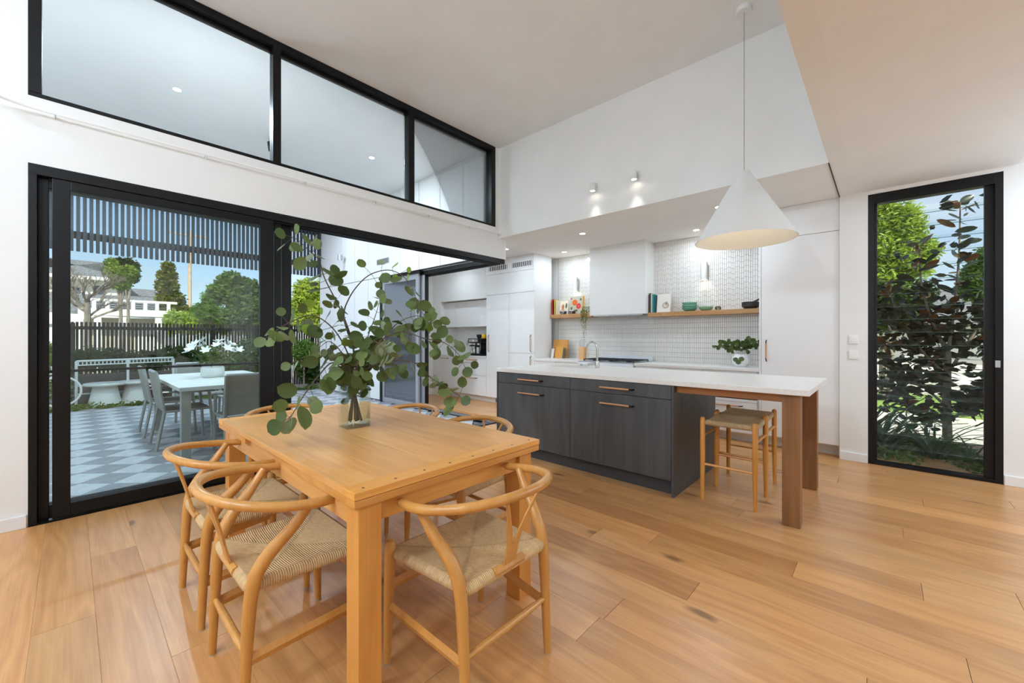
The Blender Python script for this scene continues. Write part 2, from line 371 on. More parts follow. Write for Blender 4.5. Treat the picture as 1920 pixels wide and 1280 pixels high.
# ---------- clerestory window
def structE(name):
    o = bpy.data.objects.new(name, None); COL.objects.link(o); o['kind'] = 'structure'; o.empty_display_size = .1; return o
cw = structE('window_1')
def fr(n, x0, x1, z0, z1, y0=YL - .005, y1=YL + .09, par=None, m=BLACK): return bx(x0, x1, y0, y1, z0, z1).build(n, m, par, bev=.003)
fr('frame_sill', -.19, 4.165, 2.845, 2.872, par=cw); fr('frame_head', -.19, 4.165, 3.94, 4.0, par=cw)
fr('frame_jamb', -.19, -.13, 2.872, 3.94, par=cw); fr('frame_jamb', 4.085, 4.165, 2.872, 3.94, par=cw)
fr('mullion', 1.262, 1.33, 2.872, 3.94, par=cw); fr('mullion', 2.71, 2.79, 2.872, 3.94, par=cw)
for a, b in ((-.13, 1.262), (1.33, 2.71), (2.79, 4.085)):
    bx(a, b, YL + .045, YL + .055, 2.872, 3.94).build('pane', CGLASS, cw)
    bx(a, b, YL + .06, YL + .085, 3.90, 3.94).build('glazing_bead', BLACK, cw)

# ---------- sliding doors, left opening
d1 = structE('door_1')
bx(-.19, 4.36, YL - .004, YL + .16, 2.33, 2.4).build('head_track', BLACK, d1, bev=.003)
for i in range(3): bx(-.1, 4.3, YL + .03 + .045 * i, YL + .04 + .045 * i, 2.318, 2.332).build('head_rail', BLACK, d1)
bx(-.19, 4.2, YL - .002, YL + .16, -.03, .006).build('sill_track', BLACK, d1)
for i in range(3): bx(-.1, 4.2, YL + .03 + .045 * i, YL + .04 + .045 * i, .004, .014).build('sill_rail', ALU, d1)
bx(-.19, -.15, YL - .004, YL + .15, .0, 2.34).build('door_jamb', BLACK, d1, bev=.003)
def slider(x0, x1, y, sl, sr, glass=GLASS, t=.04):
    p = bx(x0, x0 + sl, y, y + t, .012, 2.33).box(x1 - sr, x1, y, y + t, .012, 2.33).box(x0 + sl, x1 - sr, y, y + t, .012, .10).box(x0 + sl, x1 - sr, y, y + t, 2.265, 2.33).build('sliding_panel', BLACK, d1, bev=.003)
    bx(x0 + sl, x1 - sr, y + t / 2 - .004, y + t / 2 + .004, .10, 2.265).build('pane', glass, p)
    return p
slider(-.085, 1.27, YL + .008, .085, .11)
slider(-.15, 1.35, YL + .055, .05, .06)
p3 = slider(-.15, 1.455, YL + .102, .05, .085, glass=GLASS)
bx(-.1, 1.37, YL + .11, YL + .13, 1.00, 1.018).build('screen_midrail', BLACK, p3)
# ---------- sliding doors, kitchen opening, stacked beyond the corner
d2 = structE('door_2')
bx(4.15, 4.36, YL + .1, 6.22, 2.33, 2.4).build('head_track', BLACK, d2, bev=.003)
for i in range(3): bx(4.19 + .045 * i, 4.20 + .045 * i, YL + .12, 6.2, 2.318, 2.332).build('head_rail', BLACK, d2)
bx(4.12, 4.33, YL, 7.5, -.03, .005).build('sill_track', BLACK, d2)
for i in range(3): bx(4.17 + .045 * i, 4.18 + .045 * i, YL + .02, 6.9, .004, .014).build('sill_rail', ALU, d2)
for i, (y0, y1) in enumerate(((5.86, 5.93), (5.9, 5.97), (5.94, 6.02))):
    bx(4.16 + .05 * i, 4.19 + .05 * i, y0, y1, .01, 2.33).build('panel_stile', BLACK, d2, bev=.002)
bx(4.155, 4.17, 5.87, 6.02, .01, 2.33).build('panel_stile', ALU, d2)
# parked screen / glass panel outside the wall
pk = bx(4.09, 4.13, 5.97, 6.05, .0, 2.36).box(4.09, 4.13, 7.10, 7.17, .0, 2.36).box(4.09, 4.13, 6.05, 7.10, .0, .09).box(4.09, 4.13, 6.05, 7.10, 2.26, 2.36).build('parked_panel', ALU, d2, bev=.004)
bx(4.10, 4.115, 6.05, 7.10, .09, 2.26).build('pane', mat('dark_reflective_glass', (128, 130, 134), .1, metal=.75), pk)
bx(4.08, 4.14, 7.17, 7.25, 0, 2.37).box(4.07, 4.14, 5.9, 7.27, 2.36, 2.40).build('parked_panel_frame', BLACK, d2)

# ---------- exterior panelled wall with a piece per panel
cw4 = struct('wall_cladding', bx(4.13, 4.17, 7.25, 10.1, 0, 3.97).box(4.13, 4.17, YL + T, 7.25, 2.42, 3.97), PGROOVE)
edges = [10.1, 9.55, 8.95, 8.32, 7.747, 7.163, 6.56, 5.961, 5.366, 4.779, 4.31]
for a, b in zip(edges[:-1], edges[1:]):
    bx(4.10, 4.131, b + .006, a - .006, 2.425, 3.97).build('wall_panel', PANEL, cw4, bev=.002)
    if b > 7.2:
        bx(4.10, 4.131, b + .006, a - .006, .02, 2.413).build('wall_panel', PANEL, cw4, bev=.002)
bx(4.10, 4.131, 7.26, 7.741, .02, 2.413).build('wall_panel', PANEL, cw4, bev=.002)

# ---------- kitchen splashback
bx(XK - .006, XK, 1.055, 4.425, .87, LC).build('tile_backing', GROUT, kit)
tb = MB(); pw, ph = .0262, .0725; y = 1.058; c = 0
while y + pw < 4.425:
    z = .878; lo_ = True
    while z < LC - .01:
        z1 = min(z + ph - .0025, LC - .002); y1 = y + pw - .0022; xx = XK - .0125 - random.random() * .0012
        tb.add([(xx, y + .0015, z + .0015), (xx, y1 - .0015, z + .0015), (xx, y1 - .0015, z1 - .0015), (xx, y + .0015, z1 - .0015), (XK - .006, y, z), (XK - .006, y1, z), (XK - .006, y1, z1), (XK - .006, y, z1)],
               [(3, 2, 1, 0), (0, 1, 5, 4), (1, 2, 6, 5), (2, 3, 7, 6), (3, 0, 4, 7)])
        z += ph
        if lo_ and z > 1.60: z += (.018 if (c // 2) % 2 else 0); lo_ = False
    y += pw; c += 1
o = tb.build('finger_tile', TILEW, kit); o['kind'] = 'stuff'

# ------------------------------------------------------------------ cabinetry
def handle_v(x, y, z0, z1, par, grip=BLACK, n='handle'):
    h = MB().tube([(x, y, z0 + .01), (x - .028, y, z0 + .03), (x - .028, y, z1 - .03), (x, y, z1 - .01)], .0055, 8).build(n, BLACK, par, smooth=True)
    MB().tube([(x - .028, y, z0 + .045), (x - .028, y, z1 - .045)], .0075, 8).build('grip', grip, h, smooth=True); return h
def handle_h(x, y0, y1, z, par, grip=COPPER):
    h = MB().tube([(x, y0, z), (x - .03, y0 + .006, z), (x - .03, y1 - .006, z), (x, y1, z)], .0062, 8).build('handle', BLACK, par, smooth=True)
    MB().tube([(x - .03, y0 + .03, z), (x - .03, y1 - .005, z)], .0078, 10).build('grip', grip, h, smooth=True); return h
G = .0025
# pantry
pa = thing('pantry_cabinet', 'tall white double-door pantry cabinet with air vents above, left of the tiled wall', 'cabinet', (XC, 5.0, 0))
def W2(par, b, name, m, **k):
    o = b.build(name, m, par, **k); o.location = (-Vector(par.location)) if par.type == 'EMPTY' else (0, 0, 0); return o
W2(pa, bx(XC + .02, XK - .2, 4.425, 5.60, .10, LC).box(XC + .1, XC + .12, 4.425, 5.6, 0, .10), 'carcass', WHITE)
for (a, b, z0, z1, hy, hz) in ((5.016 + G, 5.60, .115, 2.04 - G, 5.53, (.96, 1.30)), (4.425, 5.016 - G, .965 + G, 2.04 - G, 4.49, (.985, 1.30)), (4.425, 5.016 - G, .115, .965 - G, 4.49, (.62, .93))):
    d = W2(pa, bx(XC, XC + .02, a, b, z0, z1), 'cabinet_door', WHITE, bev=.0015); handle_v(XC, hy, hz[0], hz[1], d, COPPER)
W2(pa, bx(XC, XC + .02, 4.425, 5.60, 2.04 + G, 2.42), 'upper_panel', WHITE, bev=.0015)
W2(pa, bx(XC - .001, XC + .02, 4.425, 5.60, 2.424, LC), 'vent_panel', WHITE)
for (a, b, z0, z1) in ((5.05, 5.53, 2.49, 2.575), (4.46, 4.93, 2.49, 2.575)):
    v = W2(pa, bx(XC - .004, XC - .001, a, b, z0, z1), 'air_vent', GREYS)
    fv = MB()
    fv.box(XC - .010, XC - .003, a - .012, b + .012, z0 - .012, z0).box(XC - .010, XC - .003, a - .012, b + .012, z1, z1 + .012).box(XC - .010, XC - .003, a - .012, a, z0, z1).box(XC - .010, XC - .003, b, b + .012, z0, z1)
    fv.build('vent_frame', PLAST, v)
    n = 10
    for i in range(n):
        yy = a + (b - a) * (i + .5) / n; bx(XC - .010, XC - .004, yy - .008, yy + .008, z0, z1).build('vent_fin', PLAST, v)
v = W2(pa, bx(XC + .097, XC + .1, 5.36, 5.46, .01, .09), 'kick_vent', GREYS)
for i in range(5): bx(XC + .094, XC + .098, 5.37 + i * .02, 5.376 + i * .02, .012, .088).build('vent_fin', PLAST, v)

# coffee nook
cn = thing('coffee_nook_cabinet', 'white base cabinet of the coffee nook, left of the pantry', 'cabinet', (XC, 6.3, 0))
W2(cn, bx(XC + .02, 5.8, 5.605, 7.02, .10, .85).box(XC + .1, XC + .12, 5.605, 7.02, 0, .1), 'carcass', WHITE)
for a, b, z0, z1 in ((5.605, 6.35, .50 + G, .85), (5.605, 6.35, .115, .50 - G)):
    d = W2(cn, bx(XC, XC + .02, a, b - G, z0, z1), 'drawer', WHITE, bev=.0015); handle_h(XC, 5.86, 6.19, .80 if z1 > .6 else .445, d)
d = W2(cn, bx(XC, XC + .02, 6.35 + G, 7.02, .115, .85), 'cabinet_door', WHITE, bev=.0015); handle_h(XC, 6.75, 7.0, .80, d)
tag(bx(XC - .015, 5.8, 5.605, 7.02, .85, .88).build('coffee_nook_benchtop', STONE, bev=.003), 'white stone benchtop of the coffee nook under the espresso machine', 'benchtop')
uc = thing('wall_cupboard', 'white two-door wall cupboard above the coffee nook sink', 'cabinet', (5.5, 6.3, 1.46))
W2(uc, bx(5.52, 5.8, 5.605, 7.02, 1.465, 1.985), 'carcass', WHITE)
for a, b in ((5.605, 6.66), (6.665, 7.02)): W2(uc, bx(5.50, 5.52, a, b, 1.46, 1.985), 'cupboard_door', WHITE, bev=.0015)
struct('wall_nook_bulkhead', bx(XC, 5.8, 5.6, 7.02, 2.0, LC), WALL)

# tall right cabinet
tc_ = thing('tall_cabinet', 'tall white cabinet with copper and black bar handle, right of the kitchen bench', 'cabinet', (XC, .7, 0))
W2(tc_, bx(XC, XK - .02, YE, 1.05, .12, LC - .002).box(XC + .12, XC + .14, YE, 1.05, 0, .12), 'carcass', WHITE)
d = W2(tc_, bx(XC - .02, XC - .001, YE + .003, 1.035, .13, 2.35), 'cabinet_door', WHITE, bev=.0015); handle_v(XC - .02, .985, .965, 1.225, d, COPPER)
W2(tc_, bx(XC - .02, XC - .001, YE + .003, 1.035, 2.355, LC - .002), 'upper_panel', WHITE, bev=.0015)
W2(tc_, bx(XC - .024, XC + .02, 1.038, 1.056, .12, LC - .002), 'end_panel', WHITE)

# base cabinets either side of the cooker
bc = thing('base_cabinet', 'white base cabinet right of the cooker with long black bar handle', 'cabinet', (XC, 1.8, 0))
W2(bc, bx(XC + .02, XK - .02, 1.056, 2.58, .10, .845).box(XC + .12, XC + .14, 1.056, 2.58, 0, .1), 'carcass', WHITE)
d = W2(bc, bx(XC, XC + .02, 1.08, 1.68, .56, .845), 'appliance_front', WHITE, bev=.0015)
MB().tube([(XC, 1.1, .80), (XC - .04, 1.1, .80)], .008).tube([(XC, 1.66, .80), (XC - .04, 1.66, .80)], .008).tube([(XC - .04, 1.085, .80), (XC - .04, 1.675, .80)], .009).build('handle', BLACK, d, smooth=True)
W2(bc, bx(XC + .004, XC + .02, 1.08, 1.68, .515, .556), 'vent_strip', BLACK)
W2(bc, bx(XC, XC + .02, 1.08, 1.68, .48, .511), 'trim_strip', WHITE)
d = W2(bc, bx(XC, XC + .02, 1.08, 1.68, .115, .476), 'drawer', WHITE, bev=.0015); handle_h(XC, 1.235, 1.58, .43, d)
for a, b in ((1.685, 2.13), (2.135, 2.58)): W2(bc, bx(XC, XC + .02, a, b - G, .115, .845), 'cabinet_door', WHITE, bev=.0015)
bc2 = thing('base_cabinet', 'white base cabinet between the cooker and the pantry side wall', 'cabinet', (XC, 4.0, 0))
W2(bc2, bx(XC + .02, XK - .02, 3.52, 4.42, .10, .845).box(XC + .12, XC + .14, 3.52, 4.42, 0, .1), 'carcass', WHITE)
for a, b in ((3.52, 3.97), (3.975, 4.42)): W2(bc2, bx(XC, XC + .02, a, b - G, .115, .845), 'cabinet_door', WHITE, bev=.0015)
tag(bx(XC - .02, XK - .013, 1.058, 2.585, .845, .88).build('kitchen_benchtop', STONE, bev=.003), 'white stone kitchen benchtop right of the cooker, under the small eucalyptus vase', 'benchtop')
tag(bx(XC - .02, XK - .013, 3.515, 4.42, .845, .88).build('kitchen_benchtop', STONE, bev=.003), 'white stone kitchen benchtop left of the cooker, under the chopping boards', 'benchtop')

# cooker
ck = thing('range_cooker', 'white freestanding gas cooker with steel hob and row of black knobs', 'cooker', (5.6, 3.05, 0))
W2(ck, bx(5.37, XK - .02, 2.6, 3.5, .05, .87), 'oven_body', mat('white_enamel', (238, 240, 244), .25), bev=.004)
W2(ck, bx(5.335, 5.37, 2.6, 3.5, .745, .865), 'control_panel', mat('white_panel', (236, 240, 246), .25), bev=.004)
W2(ck, bx(5.36, 6.0, 2.6, 3.5, .87, .882), 'hob_top', STEEL)
W2(ck, bx(6.0, 6.05, 2.6, 3.5, .87, .955), 'backguard', mat('pale_steel', (232, 236, 242), .3), bev=.003)
for yy in (2.669, 2.745, 2.82, 2.896, 2.973, 3.16, 3.25):
    kb = W2(ck, MB().lathe([(.0, 0), (.02, 0), (.017, .022), (.0, .022)], 12, M=Matrix.Translation((5.335, yy, .79)) @ Matrix.Rotation(-PI / 2, 4, 'Y')), 'knob', BLACK, smooth=True)
W2(ck, MB().tube([(5.335, 2.7, .70), (5.29, 2.7, .70), (5.29, 3.4, .70), (5.335, 3.4, .70)], .011), 'oven_handle', STEEL, smooth=True)
IRON = mat('cast_iron', (38, 38, 42), .55)
for a in (2.64, 2.93, 3.2):
    g = MB()
    for xx in (5.47, 5.68, 5.9): g.box(xx - .006, xx + .006, a, a + .26, .898, .912)
    for yy in (a, a + .09, a + .17, a + .26): g.box(5.44, 5.93, yy - .006, yy + .006, .898, .912)
    for xx in (5.445, 5.925):
        for yy in (a, a + .26): g.box(xx - .008, xx + .008, yy - .008, yy + .008, .882, .9)
    W2(ck, g, 'pan_support', IRON)
    for xx in (5.57, 5.8): W2(ck, MB().lathe([(0, 0), (.045, 0), (.045, .006), (.03, .014), (0, .014)], 14, (xx, a + .13, .882)), 'burner', IRON, smooth=True)
# hood
hd = thing('range_hood', 'white plastered box range hood above the cooker, reaching the ceiling', 'range hood', (5.9, 3.09, 1.58))
W2(hd, bx(5.76, XK - .013, 2.60, 3.555, 1.60, LC), 'hood_box', WALL, bev=.003)
W2(hd, bx(5.79, 6.03, 2.66, 3.5, 1.585, 1.60), 'filter_panel', STEEL)
# shelves
sh1 = tag(bx(5.83, XK - .013, 1.062, 2.598, 1.552, 1.612).build('oak_shelf', SHELFM, bev=.002), 'thick oak wall shelf right of the range hood holding bowls', 'shelf')
sh2 = tag(bx(5.83, XK - .013, 3.557, 4.42, 1.585, 1.65).build('oak_shelf', SHELFM, bev=.002), 'thick oak wall shelf left of the range hood holding cookbooks and cameras', 'shelf')
for o, yy, z in ((sh1, 2.4, 1.552), (sh2, 4.2, 1.585)): MB().tube([(5.829, yy, z), (5.822, yy, z + .02), (5.829, yy, z + .055)], .0015, 6).build('shelf_clip', BLACK, o)

# ------------------------------------------------------------------ kitchen island
IX0, IX1, IY0, IY1 = 3.165, 4.22, 1.20, 3.13
isl = thing('island_cabinet', 'dark charcoal timber kitchen island cabinet with copper-grip handles', 'kitchen island', (3.7, 2.2, 0))
W2(isl, bx(IX0 + .02, IX1, IY0 + .02, IY1 - .02, .12, .873).box(3.235, IX1 - .05, IY0 + .02, IY1 - .02, 0, .12), 'carcass', CHARP)
W2(isl, bx(IX0 - .002, IX1, IY0, IY0 + .018, 0, .873), 'end_panel', CHAR)
W2(isl, bx(IX0 - .002, IX1, IY1 - .018, IY1, 0, .873), 'end_panel', CHAR)
for (a, b, nm, z0, z1, h0, h1, hz) in ((2.166, 3.108, 'drawer', .762, .868, 2.49, 2.80, .812), (2.166, 3.108, 'cabinet_door', .125, .757, 2.48, 2.80, .675), (1.222, 2.162, 'drawer', .762, .868, 1.53, 1.84, .812), (1.222, 2.162, 'cabinet_door', .125, .757, 1.53, 1.84, .675)):
    d = W2(isl, bx(IX0, IX0 + .02, a, b, z0, z1), nm, CHAR, bev=.0015); handle_h(IX0, h0, h1, hz, d)
top = tag(MB().prism([(3.155, .345), (4.235, .345), (4.235, 3.135), (3.155, 3.135)], .873, .910).build('island_benchtop', STONE, bev=.002), 'long white stone benchtop running over the charcoal island and the timber legs', 'benchtop')
lg = thing('timber_leg_frame', 'brown timber leg frame carrying the free end of the island top', 'bench support', (3.7, .8, 0))
W2(lg, bx(3.205, 3.305, .40, .50, 0, .872), 'leg', LEGM, bev=.003); W2(lg, bx(4.10, 4.20, .40, .50, 0, .872), 'leg', LEGM, bev=.003)
W2(lg, bx(3.215, 3.245, .50, 1.198, .815, .872), 'rail', RAILM, bev=.002); W2(lg, bx(4.15, 4.18, .50, 1.198, .815, .872), 'rail', RAILM, bev=.002); W2(lg, bx(3.305, 4.10, .435, .465, .815, .872), 'rail', LEGM, bev=.002)
sink = tag(bx(3.74, 4.1, 2.42, 2.84, .9105, .9125).build('sink', mat('white_sink', (238, 238, 236), .2), bev=.002), 'white sink rim set in the island top beside the nickel tap', 'sink')
bx(3.77, 4.07, 2.45, 2.81, .911, .9135).build('basin', mat('sink_shade', (196, 194, 190), .3), sink)
tp = thing('kitchen_tap', 'tall brushed nickel gooseneck tap on the island top', 'tap', (3.93, 2.33, .91))
t = MB(); t.lathe([(.024, 0), (.024, .06), (.02, .075), (.016, .08)], 16)
W2(tp, t, 'tap_base', CHROME, smooth=True).location = (0, 0, 0)
pts = [(0, 0, .07), (0, 0, .22)] + [(-.0, .065 - .065 * math.cos(a), .22 + .065 * math.sin(a)) for a in np.linspace(.3, PI, 8)] + [(0, .13, .15)]
o = MB().tube(pts, .0115, 12).build('spout', CHROME, tp, smooth=True)
o = MB().tube([(0, .13, .155), (0, .13, .10)], .015, 12).build('spray_head', CHROME, tp, smooth=True)
o = MB().tube([(0, .01, .05), (-.02, .11, .03)], .014, 10).tube([(-.02, .11, .03), (-.01, .19, .025)], .006, 8).build('lever', CHROME, tp, smooth=True)
MB().tube([(-.01, .19, .025), (-.008, .21, .025)], .012, 10).build('lever_knob', CHROME, bpy.data.objects[o.name], smooth=True)

# ------------------------------------------------------------------ counter-top stools
def cordmat(name, c1, c2, sx, sy, pitch=.0075):
    m = mat(name, c1, .75); t, N, LK, p = nodes(m)
    tc = N('ShaderNodeTexCoord'); sp = N('ShaderNodeSeparateXYZ'); LK(tc.outputs['Object'], sp.inputs[0])
    ax = N('ShaderNodeMath', operation='ABSOLUTE'); LK(sp.outputs[0], ax.inputs[0]); ay = N('ShaderNodeMath', operation='ABSOLUTE'); LK(sp.outputs[1], ay.inputs[0])
    mx_ = N('ShaderNodeMath', operation='MULTIPLY'); mx_.inputs[1].default_value = 1 / sx; LK(ax.outputs[0], mx_.inputs[0])
    my_ = N('ShaderNodeMath', operation='MULTIPLY'); my_.inputs[1].default_value = 1 / sy; LK(ay.outputs[0], my_.inputs[0])
    gt = N('ShaderNodeMath', operation='GREATER_THAN'); LK(mx_.outputs[0], gt.inputs[0]); LK(my_.outputs[0], gt.inputs[1])
    ml = N('ShaderNodeMix', data_type='FLOAT'); LK(gt.outputs[0], ml.inputs[0]); LK(sp.outputs[0], ml.inputs[2]); LK(sp.outputs[1], ml.inputs[3])
    s1 = N('ShaderNodeMath', operation='MULTIPLY'); s1.inputs[1].default_value = 1 / pitch; LK(ml.outputs[0], s1.inputs[0])
    pp = N('ShaderNodeMath', operation='PINGPONG'); pp.inputs[1].default_value = .5; LK(s1.outputs[0], pp.inputs[0])
    nz = N('ShaderNodeTexNoise'); nz.inputs['Scale'].default_value = 60; LK(tc.outputs['Object'], nz.inputs[0])
    nz2 = N('ShaderNodeMath', operation='MULTIPLY_ADD'); nz2.inputs[1].default_value = .5; nz2.inputs[2].default_value = .25; LK(nz.outputs[0], nz2.inputs[0]); ad = N('ShaderNodeMath', operation='MULTIPLY_ADD'); ad.inputs[1].default_value = 1.3; LK(pp.outputs[0], ad.inputs[0]); LK(nz2.outputs[0], ad.inputs[2])
    r = N('ShaderNodeValToRGB'); r.color_ramp.elements[0].position = .42; r.color_ramp.elements[1].position = .85
    r.color_ramp.elements[0].color = srgb(c2); r.color_ramp.elements[1].color = srgb(c1); LK(ad.outputs[0], r.inputs[0]); LK(r.outputs[0], p.inputs['Base Color'])
    df = N('ShaderNodeMath', operation='SUBTRACT'); LK(mx_.outputs[0], df.inputs[0]); LK(my_.outputs[0], df.inputs[1]); da = N('ShaderNodeMath', operation='ABSOLUTE'); LK(df.outputs[0], da.inputs[0])
    cr2 = N('ShaderNodeMapRange'); cr2.inputs['From Max'].default_value = .07; cr2.inputs['To Min'].default_value = .82; LK(da.outputs[0], cr2.inputs[0])  # crease shade put into the cord colour along the diagonals
    g2 = N('ShaderNodeMath', operation='MULTIPLY_ADD'); g2.inputs[1].default_value = -.10; g2.inputs[2].default_value = 1.0; LK(gt.outputs[0], g2.inputs[0])  # side sectors darker: light falling across the weave, put into the colour
    m3 = N('ShaderNodeMath', operation='MULTIPLY'); LK(cr2.outputs[0], m3.inputs[0]); LK(g2.outputs[0], m3.inputs[1])
    vm = N('ShaderNodeVectorMath', operation='SCALE'); LK(r.outputs[0], vm.inputs[0]); LK(m3.outputs[0], vm.inputs['Scale']); LK(vm.outputs[0], p.inputs['Base Color'])
    b = N('ShaderNodeBump'); b.inputs['Strength'].default_value = .9; b.inputs['Distance'].default_value = .006; LK(pp.outputs[0], b.inputs['Height']); LK(b.outputs[0], p.inputs['Normal'])
    return m
CORD = cordmat('woven_paper_cord', (230, 194, 142), (158, 116, 70), .215, .19)
CORDS = cordmat('woven_stool_cord', (210, 180, 138), (164, 132, 92), .17, .165)
def seatmesh(front, back, yf, yb, z, th, dip, cx=0, nx=16, ny=14, r=.022, saddle=0):
    """padded woven seat: top surface grid with rolled edges, closed underneath"""
    b = MB(); V = []
    for j in range(ny + 1):
        v = j / ny; y = yb + (yf - yb) * v; hw = back + (front - back) * v
        for i in range(nx + 1):
            u = i / nx * 2 - 1
            d = (1 - u * u) * (1 - (2 * v - 1) ** 2)
            zz = z - dip * (d ** .6 if d > 0 else 0) + saddle * u * u
            V.append((u * hw, y, zz))
    F = [(j * (nx + 1) + i, j * (nx + 1) + i + 1, (j + 1) * (nx + 1) + i + 1, (j + 1) * (nx + 1) + i) for j in range(ny) for i in range(nx)]
    b.add(V, F)
    ring = [(i, 0) for i in range(nx + 1)] + [(nx, j) for j in range(1, ny + 1)] + [(i, ny) for i in range(nx - 1, -1, -1)] + [(0, j) for j in range(ny - 1, 0, -1)]
    base = [V[j * (nx + 1) + i] for i, j in ring]; n = len(ring); c = Vector((0, (yf + yb) / 2, z))
    rows = [base]
    for a in (35, 80, 125, 170):
        row = []
        for (i, j), p in zip(ring, base):
            ox = (-1 if i == 0 else 1 if i == nx else 0); oy = (-1 if j == 0 else 1 if j == ny else 0)
            L_ = math.hypot(ox, oy) or 1; s_ = r * math.sin(math.radians(a)); dz = r * (1 - math.cos(math.radians(a)))
            row.append((p[0] + ox / L_ * s_, p[1] + oy / L_ * s_, p[2] - dz * th / (2 * r)))
        rows.append(row)
    VV = [p for r_ in rows for p in r_]; FF = []
    for k_ in range(len(rows) - 1):
        for q in range(n): FF.append((k_ * n + q, (k_ + 1) * n + q, (k_ + 1) * n + (q + 1) % n, k_ * n + (q + 1) % n))
    FF.append(tuple(range((len(rows) - 1) * n, len(rows) * n)))
    b.add(VV, FF); return b
def make_stool(label, loc):
    s = thing('counter_stool', label, 'stool', loc, 0, 'woven counter stools under the island top')
    hx, hy = .172, .178
    for sx in (-1, 1):
        for sy in (-1, 1):
            MB().tube([(sx * (hx + .003), sy * (hy + .004), 0), (sx * hx, sy * hy, .3), (sx * hx, sy * hy, .615), (sx * hx, sy * hy, .628), (sx * hx, sy * hy, .634)], [.0135, .0185, .0185, .015, .006], 12).build('leg', STOOLM, s, smooth=True)
    seatmesh(hx - .012, hx - .012, hy - .014, -hy + .014, .598, .04, .028, r=.018, saddle=.012).build('seat', CORDS, s, smooth=True, ang=70)
    for sy in (-1, 1): MB().tube([(-hx, sy * hy, .49), (hx, sy * hy, .49)], .016, 8, flat=.45).build('side_rail', STOOLM, s, smooth=True)
    MB().tube([(-hx, -hy, .27), (-hx, hy, .27)], .0095, 8).build('stretcher', STOOLM, s, smooth=True)
    MB().tube([(hx, -hy, .27), (hx, hy, .27)], .0095, 8).build('stretcher', STOOLM, s, smooth=True)
    return s
st = make_stool('woven-seat oak counter stool nearer the camera, between island cabinet and square leg', (3.487, .857, 0))
copy_tree(st, (3.90, .868, 0), label='woven-seat oak counter stool behind the other one, nearer the white cabinets')

# ------------------------------------------------------------------ dining table
TX0, TX1, TY0, TY1, TZ = .61, 1.55, 1.24, 2.99, .75
tb_ = thing('dining_table', 'honey-coloured solid timber extending dining table with pegged end boards', 'table', (1.08, 2.1, 0))
off = Vector((-1.08, -2.1, 0))
def TW(b, n, m, **k): o = b.build(n, m, tb_, **k); o.location = off; return o
bw = (TX1 - TX0) / 5
for i in range(5):
    o = TW(bx(TX0 + bw * i + .0004, TX0 + bw * (i + 1) - .0004, TY0 + .085, TY1 - .085, TZ - .024, TZ), 'table_board', TABLE, bev=.0008)
    q = (1.0, .95, 1.04, .97, 1.02)[i]; o.color = (q, q, q, 1)
for a, b in ((TY0, TY0 + .0845), (TY1 - .0845, TY1)):
    o = TW(bx(TX0, TX1, a, b, TZ - .024, TZ + .0005), 'end_board', TABLEX, bev=.0015); o.color = (1.06, 1.04, 1, 1)
    for i in range(8):
        xx = TX0 + .045 + i * (TX1 - TX0 - .09) / 7
        MB().lathe([(0, 0), (.0045, 0), (.0045, .0012), (0, .0012)], 10, (xx, a + .03 if a == TY0 else b - .03, TZ + .0003)).build('peg', mat('dark_peg', (84, 56, 28), .6) if 'dark_peg' not in MATS else MATS['dark_peg'], o)
for a, b in ((TY0, TY0 + .55), (TY1 - .55, TY1)): TW(bx(TX0 + .002, TX1 - .002, a + .002, b, TZ - .052, TZ - .026), 'extension_leaf', TABLEX, bev=.001).color = (.84, .78, .74, 1)
TW(bx(TX0 + .03, TX0 + .052, TY0 + .09, TY1 - .09, TZ - .135, TZ - .026), 'apron', TABLE, bev=.001); TW(bx(TX1 - .052, TX1 - .03, TY0 + .09, TY1 - .09, TZ - .135, TZ - .026), 'apron', TABLE, bev=.001)
TW(bx(TX0 + .09, TX1 - .09, TY0 + .05, TY0 + .072, TZ - .135, TZ - .053), 'apron', TABLEX, bev=.001); TW(bx(TX0 + .09, TX1 - .09, TY1 - .072, TY1 - .05, TZ - .135, TZ - .053), 'apron', TABLEX, bev=.001)
for xx in (TX0 + .028, TX1 - .028 - .085):
    for yy in (TY0 + .03, TY1 - .03 - .085): TW(bx(xx, xx + .085, yy, yy + .085, 0, TZ - .053), 'leg', TABLEZ, bev=.003)
TW(bx(TX0 + .30, TX0 + .34, TY0 + .046, TY0 + .05, TZ - .07, TZ - .054), 'slide_bracket', BLACK); TW(bx(TX1 - .34, TX1 - .30, TY0 + .046, TY0 + .05, TZ - .07, TZ - .054), 'slide_bracket', BLACK)

